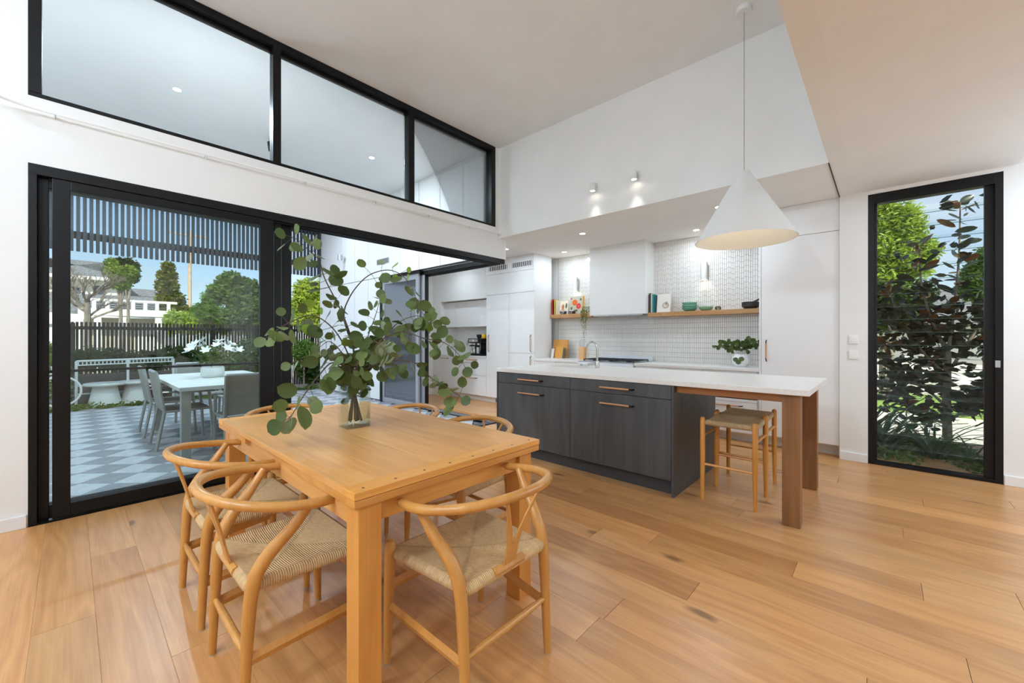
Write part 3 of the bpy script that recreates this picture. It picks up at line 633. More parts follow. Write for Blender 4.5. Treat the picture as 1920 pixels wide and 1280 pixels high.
# ------------------------------------------------------------------ dining chairs
def spline(P, n):
    """catmull-rom through points"""
    P = [Vector(p) for p in P]; Q = [P[0] * 2 - P[1]] + P + [P[-1] * 2 - P[-2]]; out = []
    for i in range(1, len(Q) - 2):
        for k_ in range(n):
            t = k_ / n; a, b, c_, d = Q[i - 1:i + 3]
            out.append(.5 * ((2 * b) + (c_ - a) * t + (2 * a - 5 * b + 4 * c_ - d) * t * t + (3 * b - a - 3 * c_ + d) * t ** 3))
    out.append(P[-1]); return out
def make_chair(label, loc, rz):
    s = thing('dining_chair', label, 'chair', loc, rz, 'Y-back dining chairs around the timber table')
    # front legs
    for sx in (-1, 1):
        MB().tube([(sx * .245, .205, 0), (sx * .243, .20, .2), (sx * .240, .193, .40), (sx * .239, .191, .455), (sx * .239, .191, .472), (sx * .239, .191, .478)], [.013, .0185, .0215, .0205, .015, .005], 14).build('leg', CHAIRM, s, smooth=True)
        # rear legs sweep forward into the arm
        P = spline([(sx * .214, -.215, 0), (sx * .212, -.205, .22), (sx * .214, -.190, .42), (sx * .222, -.155, .51), (sx * .245, -.075, .60), (sx * .262, -.02, .672)], 5)
        n = len(P); MB().tube(P, [(.0145 + .0085 * min(1, i / (n * .45))) if i < n * .62 else .023 - .010 * (i - n * .62) / (n * .38) for i in range(n)], 14).build('leg', CHAIRM, s, smooth=True)
        # side stretcher, flat board
        a = Vector((sx * .243, .20, .225)); b = Vector((sx * .213, -.205, .195))
        MB().tube([a, b], .0085, 4, flat=2.6, up=(0, 0, 1)).build('stretcher', CHAIRM, s, bev=.0)
    MB().tube([(-.213, -.205, .215), (-.1, -.205, .215), (.1, -.205, .215), (.213, -.205, .215)], [.009, .0135, .0135, .009], 10).build('stretcher', CHAIRM, s, smooth=True)
    MB().tube([(-.24, .198, .30), (.24, .198, .30)], .008, 4, flat=2.4).build('stretcher', CHAIRM, s)
    # seat frame
    MB().tube([(-.235, .192, .423), (.235, .192, .423)], .012, 10).tube([(-.212, -.188, .423), (.212, -.188, .423)], .012, 10).tube([(-.228, .19, .423), (-.196, -.188, .423)], .011, 10).tube([(.228, .19, .423), (.196, -.188, .423)], .011, 10).build('seat_frame', CHAIRM, s, smooth=True)
    seatmesh(.224, .190, .188, -.192, .446, .044, .020, r=.021).build('seat', CORD, s, smooth=True, ang=70)
    MB().tube([(-.075, -.2, .432), (.075, -.2, .432)], .0165, 8).build('seat_rail', CHAIRM, s, smooth=True)
    # bent top rail
    P = spline([(-.268, .085, .664), (-.283, -.01, .672), (-.272, -.11, .686), (-.215, -.215, .704), (-.11, -.278, .716), (0, -.295, .719), (.11, -.278, .716), (.215, -.215, .704), (.272, -.11, .686), (.283, -.01, .672), (.268, .085, .664)], 5)
    n = len(P); R_ = []
    for i in range(n):
        e = min(i, n - 1 - i); R_.append([.008, .0155, .0178][e] if e < 3 else .0182)
    MB().tube(P, R_, 14, flat=.92).build('top_rail', CHAIRM, s, smooth=True)
    # Y splat : curved plank that forks
    b = MB()
    def strip(L_, R2, y, th=.008):
        n = len(L_); vs = []
        for i in range(n):
            for (x, yy) in ((L_[i][0], y[i] - th / 2), (R2[i][0], y[i] - th / 2), (R2[i][0], y[i] + th / 2), (L_[i][0], y[i] + th / 2)): vs.append((x, yy, L_[i][1]))
        fs = [(4 * i + j, 4 * i + (j + 1) % 4, 4 * i + 4 + (j + 1) % 4, 4 * i + 4 + j) for i in range(n - 1) for j in range(4)] + [(3, 2, 1, 0), (4 * n - 4, 4 * n - 3, 4 * n - 2, 4 * n - 1)]
        b.add(vs, fs)
    strip([(-.035, .425), (-.030, .47), (-.031, .515)], [(.035, .425), (.030, .47), (.031, .515)], [-.203, -.214, -.224])
    for sg in (-1, 1):
        zs = [.515, .56, .61, .66, .705]; inn = [0, .016, .036, .058, .080]; out_ = [.031, .042, .056, .073, .093]; ys = [-.224, -.235, -.249, -.264, -.278]
        A = [(sg * i_, z) for i_, z in zip(inn, zs)]; B = [(sg * o_, z) for o_, z in zip(out_, zs)]
        strip(A if sg > 0 else B, B if sg > 0 else A, ys)
    b.build('back_splat', CHAIRM, s, bev=.002)
    for sx, yy in ((-.245, .205), (.245, .205), (-.214, -.215), (.214, -.215)): MB().lathe([(.0, 0), (.015, 0), (.015, .004), (0, .004)], 10, (sx, yy, 0)).build('felt_pad', OUTG, s)
    return s
ch = make_chair('Y-back oak dining chair at the near end of the table, seat fully in view', (1.065, 1.197, 0), 0)
for (x, y, rz, lab) in ((.592, 1.74, -PI / 2, 'Y-back oak dining chair on the glass-door side, nearer the camera'),
                        (.592, 2.365, -PI / 2, 'Y-back oak dining chair on the glass-door side, second from the near end'),
                        (1.565, 1.86, PI / 2, 'Y-back oak dining chair on the island side, nearer the camera'),
                        (1.565, 2.58, PI / 2, 'Y-back oak dining chair on the island side, further from the camera'),
                        (1.08, 3.11, PI, 'Y-back oak dining chair at the far end of the table, only its rail showing')):
    copy_tree(ch, (x, y, 0), rz, lab)

# ------------------------------------------------------------------ lamps
pd = thing('pendant_lamp', 'large white cone pendant lamp hanging over the island end', 'pendant lamp', (3.81, .86, 2.055))
b = MB(); R_ = .375; H_ = .565
b.lathe([(R_, 0), (.048, H_), (.044, H_ + .006)], 64, cap=False); b.build('lamp_shade', SHADE, pd, smooth=True, ang=50)
b = MB(); b.lathe([(.040, H_ - .004), (R_ - .005, .0)], 64, cap=False); b.lathe([(R_ - .005, 0), (R_, 0)], 64, cap=False); b.build('shade_lining', SHADEI, pd, smooth=True)
MB().lathe([(0, H_ + .006), (.044, H_ + .006), (.03, H_ + .016), (0, H_ + .02)], 24, cap=False).build('shade_cap', SHADE, pd, smooth=True)
MB().lathe([(0, .36), (.03, .37), (.05, .41), (.03, .46), (.02, .50), (0, .50)], 20, cap=False).build('bulb', BULB, pd, smooth=True)
MB().tube([(0, 0, H_ + .01), (0, 0, HC - 2.055)], .0034, 8).build('cord', mat('grey_cord', (168, 166, 162), .7), pd, smooth=True)
MB().lathe([(0, 0), (.058, 0), (.062, .006), (.062, .038), (0, .038)], 32, (0, 0, HC - 2.055 - .038)).build('ceiling_canopy', SHADE, pd, smooth=True)
lamp(pd, (0, 0, .33), 4.5, .08, (1, .98, .94), shape='POINT')

def downlight(x, y, z, label, power, seen=True, grp='recessed downlights in the kitchen ceiling', spot=None):
    t = thing('downlight', label, 'ceiling light', (x, y, z), 0, grp)
    MB().lathe([(.036, -.001), (.046, -.003), (.048, 0), (.036, 0)], 24, cap=False).build('trim_ring', SHADE, t, smooth=True)
    MB().lathe([(0, -.0015), (.037, -.0015)], 20, cap=False).add([], []).build('lens', LIT, t)
    if spot: lamp(t, (0, 0, -.02), power, .07, (1, .95, .87), spot=spot, blend=.8)
    else: lamp(t, (0, 0, -.012), power, .09, (.72, .86, 1))
    return t
DL = 15
for x, y, lab in ((4.826, 3.096, 'round recessed downlight in kitchen ceiling, left of the range hood front'), (5.66, 3.99, 'recessed downlight close to the tiled wall left of the hood'),
                  (4.831, 4.563, 'recessed downlight by the corner of the black door head'), (4.859, 1.346, 'recessed downlight just left of the pendant cone top'),
                  (5.70, 1.86, 'recessed downlight by the tiled wall beside the pendant rim')):
    downlight(x, y, LC, lab, DL)
downlight(4.83, 6.2, LC, 'recessed downlight over the coffee nook floor, hidden by the door head', DL)
for i, (x, y) in enumerate(((-2.2, -.4), (.9, -2.0), (3.2, -2.1), (-2.2, -2.2), (4.5, -1.55))):  # unseen downlights added to brighten the room from behind the camera
    downlight(x, y, LC + (.0 if y > -.82 else (-.82 - y) * .2), 'added fill downlight in the low ceiling out of view, %s' % ('behind the camera left', 'behind the camera', 'behind the camera right', 'by the back wall', 'near the louvre window')[i], 45, grp='added fill downlights behind the camera')
for x, y, lab in ((.792, 5.729, 'round downlight in the patio ceiling seen through the left clerestory pane'), (3.092, 5.727, 'round downlight in the patio ceiling seen through the middle clerestory pane')):
    t = downlight(x, y, 3.97, lab, 190 if x < 2 else 90, grp='patio ceiling downlights')
for x, y, lab in ((-1.4, 8.3, 'added patio fill downlight over the far left of the patio, out of view'), (.9, 8.3, 'added patio fill downlight over the far middle of the patio, out of view'), (3.1, 8.3, 'added patio fill downlight by the far end of the cladding, out of view')):  # extra unseen downlights added to brighten the patio floor
    t = downlight(x, y, 3.97, lab, 190 if x < 2 else 60, grp='patio ceiling downlights')
# opal globes added out of frame as fill for walls and ceiling
for x, y, lab in ((-1.9, 2.3, 'added fill lamp in an opal glass globe left of the dining area'), (-1.7, 1.0, 'added fill lamp in an opal glass globe behind the dining area')):
    t = thing('fill_globe_lamp', lab, 'pendant lamp', (x, y, 3.0), 0, 'added opal globe fill lamps')
    MB().lathe([(.18 * math.sin(a), -.18 * math.cos(a)) for a in np.linspace(0.001, PI - .001, 14)], 24, cap=False).build('globe', glassy('opal', (255, 255, 255), .3) if 'opal' not in MATS else MATS['opal'], t, smooth=True)
    MB().tube([(0, 0, .17), (0, 0, 1.0)], .004, 8).build('cord', SHADE, t)
    lamp(t, (0, 0, 0), 270, .15, (.70, .84, 1), shape='POINT')

for x, lab in ((-1.2, 'added opal fill lamp on the patio wall, left of the door panels'), (.9, 'added opal fill lamp on the patio wall above the door head'), (3.0, 'added opal fill lamp on the patio wall above the open doorway')):  # unseen wall lamps added to brighten the patio and its ceiling
    t = thing('fill_patio_lamp', lab, 'wall light', (x, YL + T, 2.72), 0, 'added opal patio fill lamps')
    bx(-.04, .04, 0, .02, -.06, .06).build('wall_plate', SHADE, t); MB().tube([(0, 0, 0), (0, .12, 0)], .008).build('bracket', SHADE, t)
    MB().lathe([(.07 * math.sin(a), -.07 * math.cos(a)) for a in np.linspace(0.001, PI - .001, 10)], 16, (0, .17, 0), cap=False).build('globe', MATS['opal'], t, smooth=True)
    lamp(t, (0, .17, 0), 95 if x < 2 else 30, .07, (.80, .90, 1), shape='POINT')
for x, y, pw_, lab in ((4.5, -2.0, 110, 'added opal globe fill lamp beside the louvre window wall, out of view'),):  # added globe, lights the low ceiling from out of frame
    t = thing('fill_globe_lamp', lab, 'pendant lamp', (x, y, 2.0), 0, 'added opal globe fill lamps')
    MB().lathe([(.14 * math.sin(a), -.14 * math.cos(a)) for a in np.linspace(0.001, PI - .001, 14)], 24, cap=False).build('globe', MATS['opal'], t, smooth=True)
    MB().tube([(0, 0, .14), (0, 0, .9)], .004, 8).build('cord', SHADE, t)
    lamp(t, (0, 0, 0), pw_, .12, (.66, .82, 1), shape='POINT')
# bulkhead spotlights
for y, lab in ((2.531, 'small white wall spotlight on the bulkhead, left of the pair'), (2.012, 'small white wall spotlight on the bulkhead, right of the pair')):
    t = thing('wall_spotlight', lab, 'wall light', (XB, y, 3.03), 0, 'wall spotlights on the bulkhead')
    bx(-.014, 0, -.025, .025, -.02, .05).build('wall_plate', SHADE, t, bev=.003)
    MB().tube([(-.01, 0, .02), (-.05, 0, .02), (-.05, 0, .0)], .009, 8).build('bracket', SHADE, t, smooth=True)
    MB().lathe([(0, .03), (.032, .03), (.032, -.055), (.028, -.058), (.028, -.045), (0, -.045)], 20, (-.07, 0, 0), cap=False).build('barrel', SHADE, t, smooth=True)
    MB().lathe([(0, -.05), (.027, -.05)], 16, (-.07, 0, 0), cap=False).build('lens', LIT, t)
    lamp(t, (-.07, 0, -.065), 16, .04, (1, .97, .92), spot=62, rot=(0, .12, 0), blend=.5)
t = thing('wall_spotlight', 'white wall spotlight on the outdoor panelled wall', 'wall light', (4.10, 8.75, 3.0))
bx(-.014, 0, -.03, .03, -.02, .06).build('wall_plate', SHADE, t, bev=.003); MB().tube([(-.01, 0, .02), (-.09, 0, .02)], .012, 8).build('bracket', SHADE, t, smooth=True)
MB().lathe([(0, .05), (.05, .05), (.05, -.07), (.045, -.07), (0, -.05)], 20, (-.12, 0, 0), cap=False).build('barrel', ALU, t, smooth=True); MB().lathe([(0, -.06), (.045, -.06)], 16, (-.12, 0, 0), cap=False).build('lens', LIT, t)
lamp(t, (-.12, 0, -.08), 12, .04, (1, .95, .88), spot=50, rot=(0, .25, 0))
t = thing('outdoor_vent', 'flat grey wall vent on the outdoor panelled wall', 'vent', (4.10, 7.16, 2.72)); bx(-.012, 0, -.22, .22, -.05, .05).build('frame', ALU, t, bev=.003)
for i in range(5): bx(-.018, -.01, -.2, .2, -.04 + i * .018, -.032 + i * .018).build('slat', ALU, t)
# sconces on the splashback
for y, z0, z1, lab in ((1.855, 2.05, 2.30, 'white cylinder up-down wall sconce on the tiles above the right shelf'), (4.0, 2.05, 2.30, 'white cylinder up-down wall sconce on the tiles left of the hood')):
    t = thing('wall_sconce', lab, 'wall light', (XK - .013, y, (z0 + z1) / 2), 0, 'cylinder sconces on the tiled wall'); h = (z1 - z0) / 2
    bx(-.03, 0, -.03, .03, -.05, .05).build('wall_plate', SHADE, t)
    MB().lathe([(.038, -h + .02), (.042, -h), (.042, h), (.038, h - .02)], 28, (-.06, 0, 0), cap=False).build('cylinder', SHADE, t, smooth=True)
    for s_ in (-1, 1):
        MB().lathe([(0, 0), (.037, 0)], 16, (-.06, 0, s_ * (h - .015)), cap=False).build('lens', LIT, t)
        lamp(t, (-.06, 0, s_ * (h + .004)), 1.5, .05, (1, .94, .84), spot=110, rot=(0, 0 if s_ < 0 else PI, 0), blend=.6)
# hidden black patio speaker
P_ = atZ(505, 268, 3.9)
t = thing('patio_speaker', 'small black speaker under the patio ceiling beside the first clerestory mullion', 'speaker', (P_.x + .04, P_.y, 3.86))
MB().lathe([(0, -.06), (.05, -.06), (.065, .05), (0, .05)], 20).build('housing', BLACK, t, smooth=True); MB().tube([(0, 0, .05), (0, 0, .11)], .012).build('bracket', BLACK, t)

# curtain rail with hangers along the left wall
cr_ = thing('curtain_rail', 'thin white curtain rail curving along the wall above the doors', 'curtain rail', (0, YL, 2.74))
pts = [(-.50, -.75, .02), (-.50, -.45, .02)] + [(-.50 + .38 * (1 - math.cos(a)), -.45 + .38 * math.sin(a), .0) for a in np.linspace(.15, PI / 2, 8)] + [(.6, -.07, -.0), (4.40, -.07, -.0)]
MB().tube(pts, .006, 6, flat=1.4).build('rail', PLAST, cr_, smooth=True)
for i, x in enumerate((-.07, .75, 1.52, 2.25, 2.95, 3.6, 4.15)):
    MB().tube([(x, -.07, -.0), (x, -.0, -.0)], .005, 6).build('bracket', PLAST, cr_); MB().tube([(x, -.07, -.006), (x, -.07, -.035)], .004, 6).build('end_glider', ALU, cr_)

# switches
for z, lab in ((1.226, 'upper white light switch plate left of the louvre window'), (1.07, 'lower white light switch plate left of the louvre window')):
    t = thing('light_switch', lab, 'switch', (XW, .222, z), 0, 'switch plates')
    bx(-.010, 0, -.036, .036, -.043, .043).build('plate', PLAST, t, bev=.002)
    for yy in (-.014, .014):
        for zz in (-.015, .015): bx(-.014, -.009, yy - .008, yy + .008, zz - .010, zz + .010).build('button', PLAST, t, bev=.001)

# ---------- louvre window
w2 = structE('window_2')
WX = XW + .0
for nm, a in (('frame_jamb', (WX, WX + .10, .068, .115, 0, 2.655)), ('frame_jamb', (WX, WX + .10, -.748, -.70, 0, 2.655)), ('frame_head', (WX, WX + .10, -.70, .068, 2.56, 2.655)), ('frame_sill', (WX, WX + .10, -.70, .068, 0, .03))):
    bx(*a).build(nm, BLACK, w2, bev=.002)
for yy in (.048, -.70): bx(WX + .03, WX + .075, yy, yy + (.02 if yy > 0 else .055), .03, 2.56).build('louvre_channel', BLACK, w2)
for i in range(20):
    z = .135 + i * .1235; Mx = Matrix.Translation((WX + .055, 0, z)) @ Matrix.Rotation(math.radians(7), 4, 'Y')
    b = MB().box(-.003, .003, -.68, .055, -.075, .075, M=Mx).build('glass_louvre', LGLASS, w2)
    MB().box(-.0032, .0032, -.68, .055, -.0775, -.0745, M=Mx).build('blade_edge', mat('dark_glass_edge', (70, 90, 90), .15) if 'dark_glass_edge' not in MATS else MATS['dark_glass_edge'], b)
    MB().box(-.010, .010, -.705, -.675, -.04, .04, M=Mx).build('blade_clip', BLACK, b)
bx(WX - .012, WX + .0, -.73, -.70, .99, 1.05).build('louvre_handle', ALU, w2, bev=.003)

# ------------------------------------------------------------------ vase with eucalyptus
va = thing('glass_vase', 'square clear glass vase half filled with water on the dining table', 'vase', (1.075, 2.19, TZ))
hw = .064; b = MB()
for (x0, x1, y0, y1) in ((-hw, hw, -hw, -hw + .005), (-hw, hw, hw - .005, hw), (-hw, -hw + .005, -hw + .005, hw - .005), (hw - .005, hw, -hw + .005, hw - .005)): b.box(x0, x1, y0, y1, .0, .29)
b.build('glass_wall', VGLASS, va); bx(-hw + .005, hw - .005, -hw + .005, hw - .005, 0, .018).build('glass_base', VGLASS, va)
bx(-hw + .0055, hw - .0055, -hw + .0055, hw - .0055, .019, .12).build('water', WATER, va)
def leafmesh(name, L_, w, m, cup=.12, n=7, notch=0, point=.0):
    b = MB(); vs = [(0, 0, 0)]; mid = []
    for i in range(n + 1):
        t = i / n; mid.append((0, L_ * t, -cup * L_ * math.sin(PI * t) * .25))
    vs = mid[:]; Lft = []; Rgt = []
    for i in range(1, n):
        t = i / n; ww = w * (math.sin(PI * t ** (1 + point))) ** .55
        Lft.append(len(vs)); vs.append((-ww, L_ * t, cup * ww)); Rgt.append(len(vs)); vs.append((ww, L_ * t, cup * ww))
    F = []
    for i in range(1, n - 1):
        F.append((i, i + 1, Lft[i], Lft[i - 1])); F.append((i + 1, i, Rgt[i - 1], Rgt[i]))
    F += [(0, 1, Lft[0]), (1, 0, Rgt[0]), (n - 1, n, Lft[-1]), (n, n - 1, Rgt[-1])]
    b.add(vs, F); return b.mesh(name, m, smooth=True, ang=80)
EL = [leafmesh('eucalyptus_leaf_round', .080, .042, EUC), leafmesh('eucalyptus_leaf_oval', .086, .034, EUC, cup=.25), leafmesh('eucalyptus_leaf_small', .062, .030, EUC)]
EY = leafmesh('eucalyptus_leaf_young', .052, .026, EUCY)
def place_leaf(par, base, dirv, nrm, me, sc=1.0, name='leaf'):
    y = dirv.normalized(); z = (nrm - y * nrm.dot(y))
    if z.length < .01: z = y.orthogonal()
    z.normalize(); x = y.cross(z)
    M = Matrix((x, y, z)).transposed().to_4x4(); M = Matrix.Translation(base) @ M @ Matrix.Scale(sc, 4)
    o = link(name, me, par); o.matrix_local = M; return o
rnd = random.Random(11)
def euc_branch(label, path, leaves_from=.25, step=.055, size=1.0, young=0, r0=.0052, density=1.0, spray=True):
    """path: list of world points"""
    br = thing('eucalyptus_branch', label, 'branch', (0, 0, 0), 0, 'eucalyptus branches in the glass vase')
    base = Vector((1.075, 2.19, TZ))
    P = spline(path, 6); n = len(P); br.location = P[0]; P = [p - br.location for p in P]
    MB().tube(P, [r0 * (1 - .75 * i / n) for i in range(n)], 6).build('stem', STEM, br, smooth=True)
    tot = 0; nxt = 0; L_ = sum((P[i + 1] - P[i]).length for i in range(n - 1)); camd = Vector((-cY, -sY, .15)); tw = MB(); k = 0
    for i in range(n - 1):
        seg = (P[i + 1] - P[i]).length; tot += seg
        if tot / L_ > leaves_from and tot > nxt:
            nxt = tot + step * .88 * rnd.uniform(.7, 1.25); t = (P[i + 1] - P[i]).normalized()
            a = rnd.uniform(0, 2 * PI); side = t.orthogonal().normalized(); side = Matrix.Rotation(a, 3, t) @ side
            for sg in (-1, 1):
                if rnd.random() > density: continue
                sd_ = side * sg + t * rnd.uniform(-.1, .6) + Vector((0, 0, rnd.uniform(-.5, .25)))
                sd_.normalize(); pet = rnd.uniform(.012, .055); q = P[i + 1] + sd_ * pet
                tw.tube([P[i + 1], q], .0011, 4)
                nn = camd * rnd.uniform(.2, 1.3) + Vector((rnd.uniform(-1, 1), rnd.uniform(-1, 1), rnd.uniform(-.6, 1)))
                y_ = young and rnd.random() < young
                me = EY if y_ else rnd.choice(EL)
                place_leaf(br, q, sd_ + Vector((rnd.uniform(-.4, .4), rnd.uniform(-.4, .4), rnd.uniform(-.5, .2))), nn, me, size * rnd.uniform(.7, 1.08))
                k += 1
    if tw.v: o = tw.build('petioles', STEM, br); o['kind'] = 'stuff'
    t = P[-1] - P[-2]; place_leaf(br, P[-1], t, camd, EL[2], size)
    return br
B0 = Vector((1.075, 2.19, TZ))
def vb(dx, dy): return [B0 + Vector((dx, dy, .03)), B0 + Vector((-dx * .4, -dy * .4, .27))]
def pth(dx, dy, pxs): return vb(dx, dy) + [atD(u, v, D) for u, v, D in pxs]
euc_branch('tallest eucalyptus branch, rising left to the top of the picture frame of doors', pth(.02, .02, [(662, 650, 2.2), (645, 595, 2.2), (627, 558, 2.2), (608, 520, 2.18), (598, 488, 2.15), (578, 468, 2.1), (556, 448, 2.05), (536, 441, 2.0)]), .42, .042, .95)
euc_branch('slender eucalyptus branch arching up and over to the right', pth(-.02, .03, [(664, 660, 2.2), (645, 596, 2.22), (655, 558, 2.25), (680, 525, 2.3), (705, 510, 2.3), (735, 507, 2.3), (762, 524, 2.28), (780, 560, 2.25), (783, 595, 2.22)]), .66, .05, .95, .4)
euc_branch('long eucalyptus branch reaching furthest right over the table', pth(-.03, -.02, [(684, 680, 2.2), (712, 640, 2.2), (752, 622, 2.2), (795, 634, 2.18), (832, 642, 2.15), (858, 662, 2.12), (872, 688, 2.1)]), .25, .036, .95)
euc_branch('eucalyptus branch hanging low on the right towards the kitchen', pth(-.02, .02, [(690, 690, 2.15), (730, 676, 2.15), (778, 680, 2.1), (805, 706, 2.1), (838, 726, 2.08), (865, 745, 2.05)]), .25, .04, .92)
euc_branch('eucalyptus branch stretching left across the dark door frame', pth(.03, .0, [(655, 670, 2.15), (628, 620, 2.1), (590, 592, 2.05), (552, 600, 2.0), (520, 618, 1.95), (498, 634, 1.92)]), .33, .036, .95, .1)
euc_branch('drooping eucalyptus branch at lower left ending just above the table top', pth(.03, -.03, [(650, 690, 2.1), (622, 680, 2.05), (596, 706, 1.98), (574, 735, 1.9), (558, 760, 1.84), (545, 780, 1.80), (528, 792, 1.80)]), .36, .05, 1.25, 0, density=.85)
euc_branch('short left eucalyptus branch level with the vase rim', pth(.02, .03, [(648, 688, 2.2), (612, 668, 2.2), (575, 668, 2.18), (545, 682, 2.15)]), .35, .05, .85, .2)
euc_branch('upright bushy eucalyptus branch in the middle of the vase', pth(.0, .03, [(672, 680, 2.25), (690, 630, 2.3), (706, 585, 2.3), (712, 560, 2.3)]), .2, .03, .92)
euc_branch('bushy eucalyptus branch rising right behind the centre', pth(-.02, .0, [(682, 680, 2.25), (715, 640, 2.3), (745, 606, 2.3), (782, 592, 2.3), (812, 604, 2.3)]), .2, .032, .92, .15)
euc_branch('eucalyptus branch filling the centre just above the vase rim', pth(.01, -.02, [(668, 695, 2.1), (676, 662, 2.05), (700, 640, 2.0), (720, 655, 1.98), (735, 685, 1.96)]), .15, .03, .85)
euc_branch('eucalyptus branch filling centre left above the vase', pth(.0, -.02, [(660, 695, 2.15), (640, 660, 2.1), (618, 640, 2.1), (600, 650, 2.1)]), .15, .034, .85, .1)
euc_branch('small eucalyptus sprig standing low inside the vase', vb(.03, .02) + [B0 + Vector((.0, -.02, .24)), B0 + Vector((-.02, -.03, .33))], .3, .04, .7)

# ------------------------------------------------------------------ kitchen counter and shelf things
PAPER = mat('book_pages', (236, 230, 214), .8)
def book(label, y0, th, z, h, d, col, x=5.845, lean=0, grp='cookbooks on the oak shelves', cover=None):
    m = mat('book_cover', col, .5)
    t = thing('book', label, 'book', (x, y0 + th / 2, z), 0, grp); t.rotation_euler = (lean, 0, 0)
    b = MB().box(0, d, -th / 2, -th / 2 + .002, 0, h).box(0, d, th / 2 - .002, th / 2, 0, h).box(0, .002, -th / 2, th / 2, 0, h)
    b.build('cover', m, t); bx(.003, d - .004, -th / 2 + .0021, th / 2 - .0021, .003, h - .003).build('pages', PAPER, t); return t
Zl = 1.6505; Zr = 1.6125
for i, (lab, th, h, c) in enumerate((('red-spined cookbook, leftmost on the left oak shelf', .028, .275, (196, 40, 34)), ('thin dark cookbook right beside the red-spined one', .016, .25, (58, 46, 40)), ('yellow-spined cookbook on the left oak shelf', .022, .262, (236, 206, 40)), ('pale cream cookbook beside the yellow-spined one', .014, .255, (232, 224, 206)))):
    book(lab, 4.375 - i * .027, th, Zl, h, .19, c, x=5.85)
def facing(name, label, y, z, w, h, x, tilt, col, blobs, th=.022, cat='book', side=None):
    """book or board standing with its front towards the room, leaning back"""
    t = thing(name, label, cat, (x, y, z)); t.rotation_euler = (0, tilt, 0)
    o = bx(0, th, -w / 2, w / 2, 0, h).build('cover' if cat == 'book' else 'panel', mat(name + '_front', col, .5), t)
    for k_, (yy, zz, ry, rz_, c) in enumerate(blobs):
        n = 22; poly = [(-.0016 - .0003 * k_, yy + ry * math.cos(2 * PI * i / n), zz + rz_ * math.sin(2 * PI * i / n)) for i in range(n)]
        MB().add(poly, [tuple(range(n))]).build('printed_shape', mat('print_ink', c, .5), t)
    if side: bx(.0005, th + .0, -w / 2 - .004, -w / 2 - .0001, 0, h).build('side', mat('side_face', side, .5), t)
    return t
facing('book', 'cream cookbook facing out with a printed figure, left oak shelf', 4.165, Zl, .17, .24, 5.88, .14, (236, 222, 198), [(.02, .13, .028, .05, (196, 120, 84)), (.02, .055, .04, .045, (210, 150, 120)), (-.05, .15, .02, .05, (70, 96, 50)), (.06, .04, .022, .03, (96, 84, 50)), (-.04, .04, .03, .03, (150, 76, 50))])
facing('fruit_picture', 'square print of orange citrus fruit with yellow edge, propped on the left oak shelf', 3.935, Zl, .26, .31, 5.92, .10, (196, 190, 170),
       [(.03, .20, .052, .052, (232, 104, 24)), (-.052, .135, .050, .052, (222, 96, 70)), (-.052, .135, .040, .042, (206, 56, 52)), (-.052, .135, .008, .008, (240, 190, 150)), (.10, .27, .014, .014, (200, 60, 40)), (.09, .10, .018, .03, (76, 104, 56)), (-.09, .25, .02, .022, (90, 110, 70)), (.10, .05, .02, .02, (180, 70, 50)), (-.01, .06, .03, .016, (86, 112, 60))], th=.04, cat='picture', side=(240, 176, 40))
def camera(label, y, body, x=5.86):
    t = thing('film_camera', label, 'camera', (x, y, Zl), 0, 'old cameras on the shelf')
    bx(0, .045, -.055, .055, 0, .048).build('body', mat('camera_body', body, .5), t, bev=.003); bx(.002, .043, -.053, .053, .048, .068).build('top_plate', STEEL, t, bev=.003)
    MB().lathe([(0, 0), (.026, 0), (.024, .025), (.018, .028), (0, .020)], 20, M=Matrix.Translation((0, 0, .03)) @ Matrix.Rotation(-PI / 2, 4, 'Y')).build('lens', STEEL, t, smooth=True)
    MB().lathe([(0, 0), (.015, 0)], 16, M=Matrix.Translation((-.0285, 0, .03)) @ Matrix.Rotation(-PI / 2, 4, 'Y'), cap=False).build('lens_glass', mat('lens_glass', (20, 24, 34), .1), t)
camera('old silver-topped film camera left of the fruit print centre', 4.155, (30, 34, 52)); camera('old film camera with pale round lens standing before the fruit print', 3.985, (46, 30, 30))
# trailing plant
tr = thing('trailing_plant', 'green trailing string plant hanging from the left oak shelf end', 'plant', (5.84, 3.70, Zl - .04))
MB().lathe([(.03, 0), (.042, .09), (.040, .09), (.028, .01)], 20, (.05, 0, .045), cap=False).build('pot', PLAST, tr, smooth=True)
def beads(name, n, fn, m, parent, size=.006, kind='stuff', asp=1.0):
    V = []; F = []
    for i in range(n):
        c = Vector(fn(i)); a = Vector((rnd.gauss(0, 1), rnd.gauss(0, 1), rnd.gauss(0, 1))).normalized(); u = a.orthogonal().normalized(); w = a.cross(u); s_ = size * rnd.uniform(.7, 1.3); o = len(V)
        V += [c + u * s_ * asp, c + w * s_ * .5, c - u * s_ * asp, c - w * s_ * .5]; F.append((o, o + 1, o + 2, o + 3))
    b = MB(); b.add(V, F); o = b.build(name, m, parent); o['kind'] = kind; return o
STR = leafmat('string_plant_leaf', (90, 116, 50), (150, 168, 80), .2)
def hang(i):
    s_ = i % 14; yy = -.05 + s_ * .0085; L_ = (.18, .30, .42, .22, .5, .68, .3, .62, .24, .4, .2, .3, .16, .2)[s_]; t = rnd.random()
    return (-.02 + .008 * math.sin(t * 9 + s_), yy + .012 * math.sin(t * 7 + s_ * 2) + rnd.uniform(-.004, .004), .09 - t * L_)
beads('trailing_leaves', 900, hang, STR, tr, .008)
beads('crown_leaves', 260, lambda i: (rnd.uniform(-.03, .08), rnd.uniform(-.06, .06), rnd.uniform(.05, .15)), STR, tr, .010)
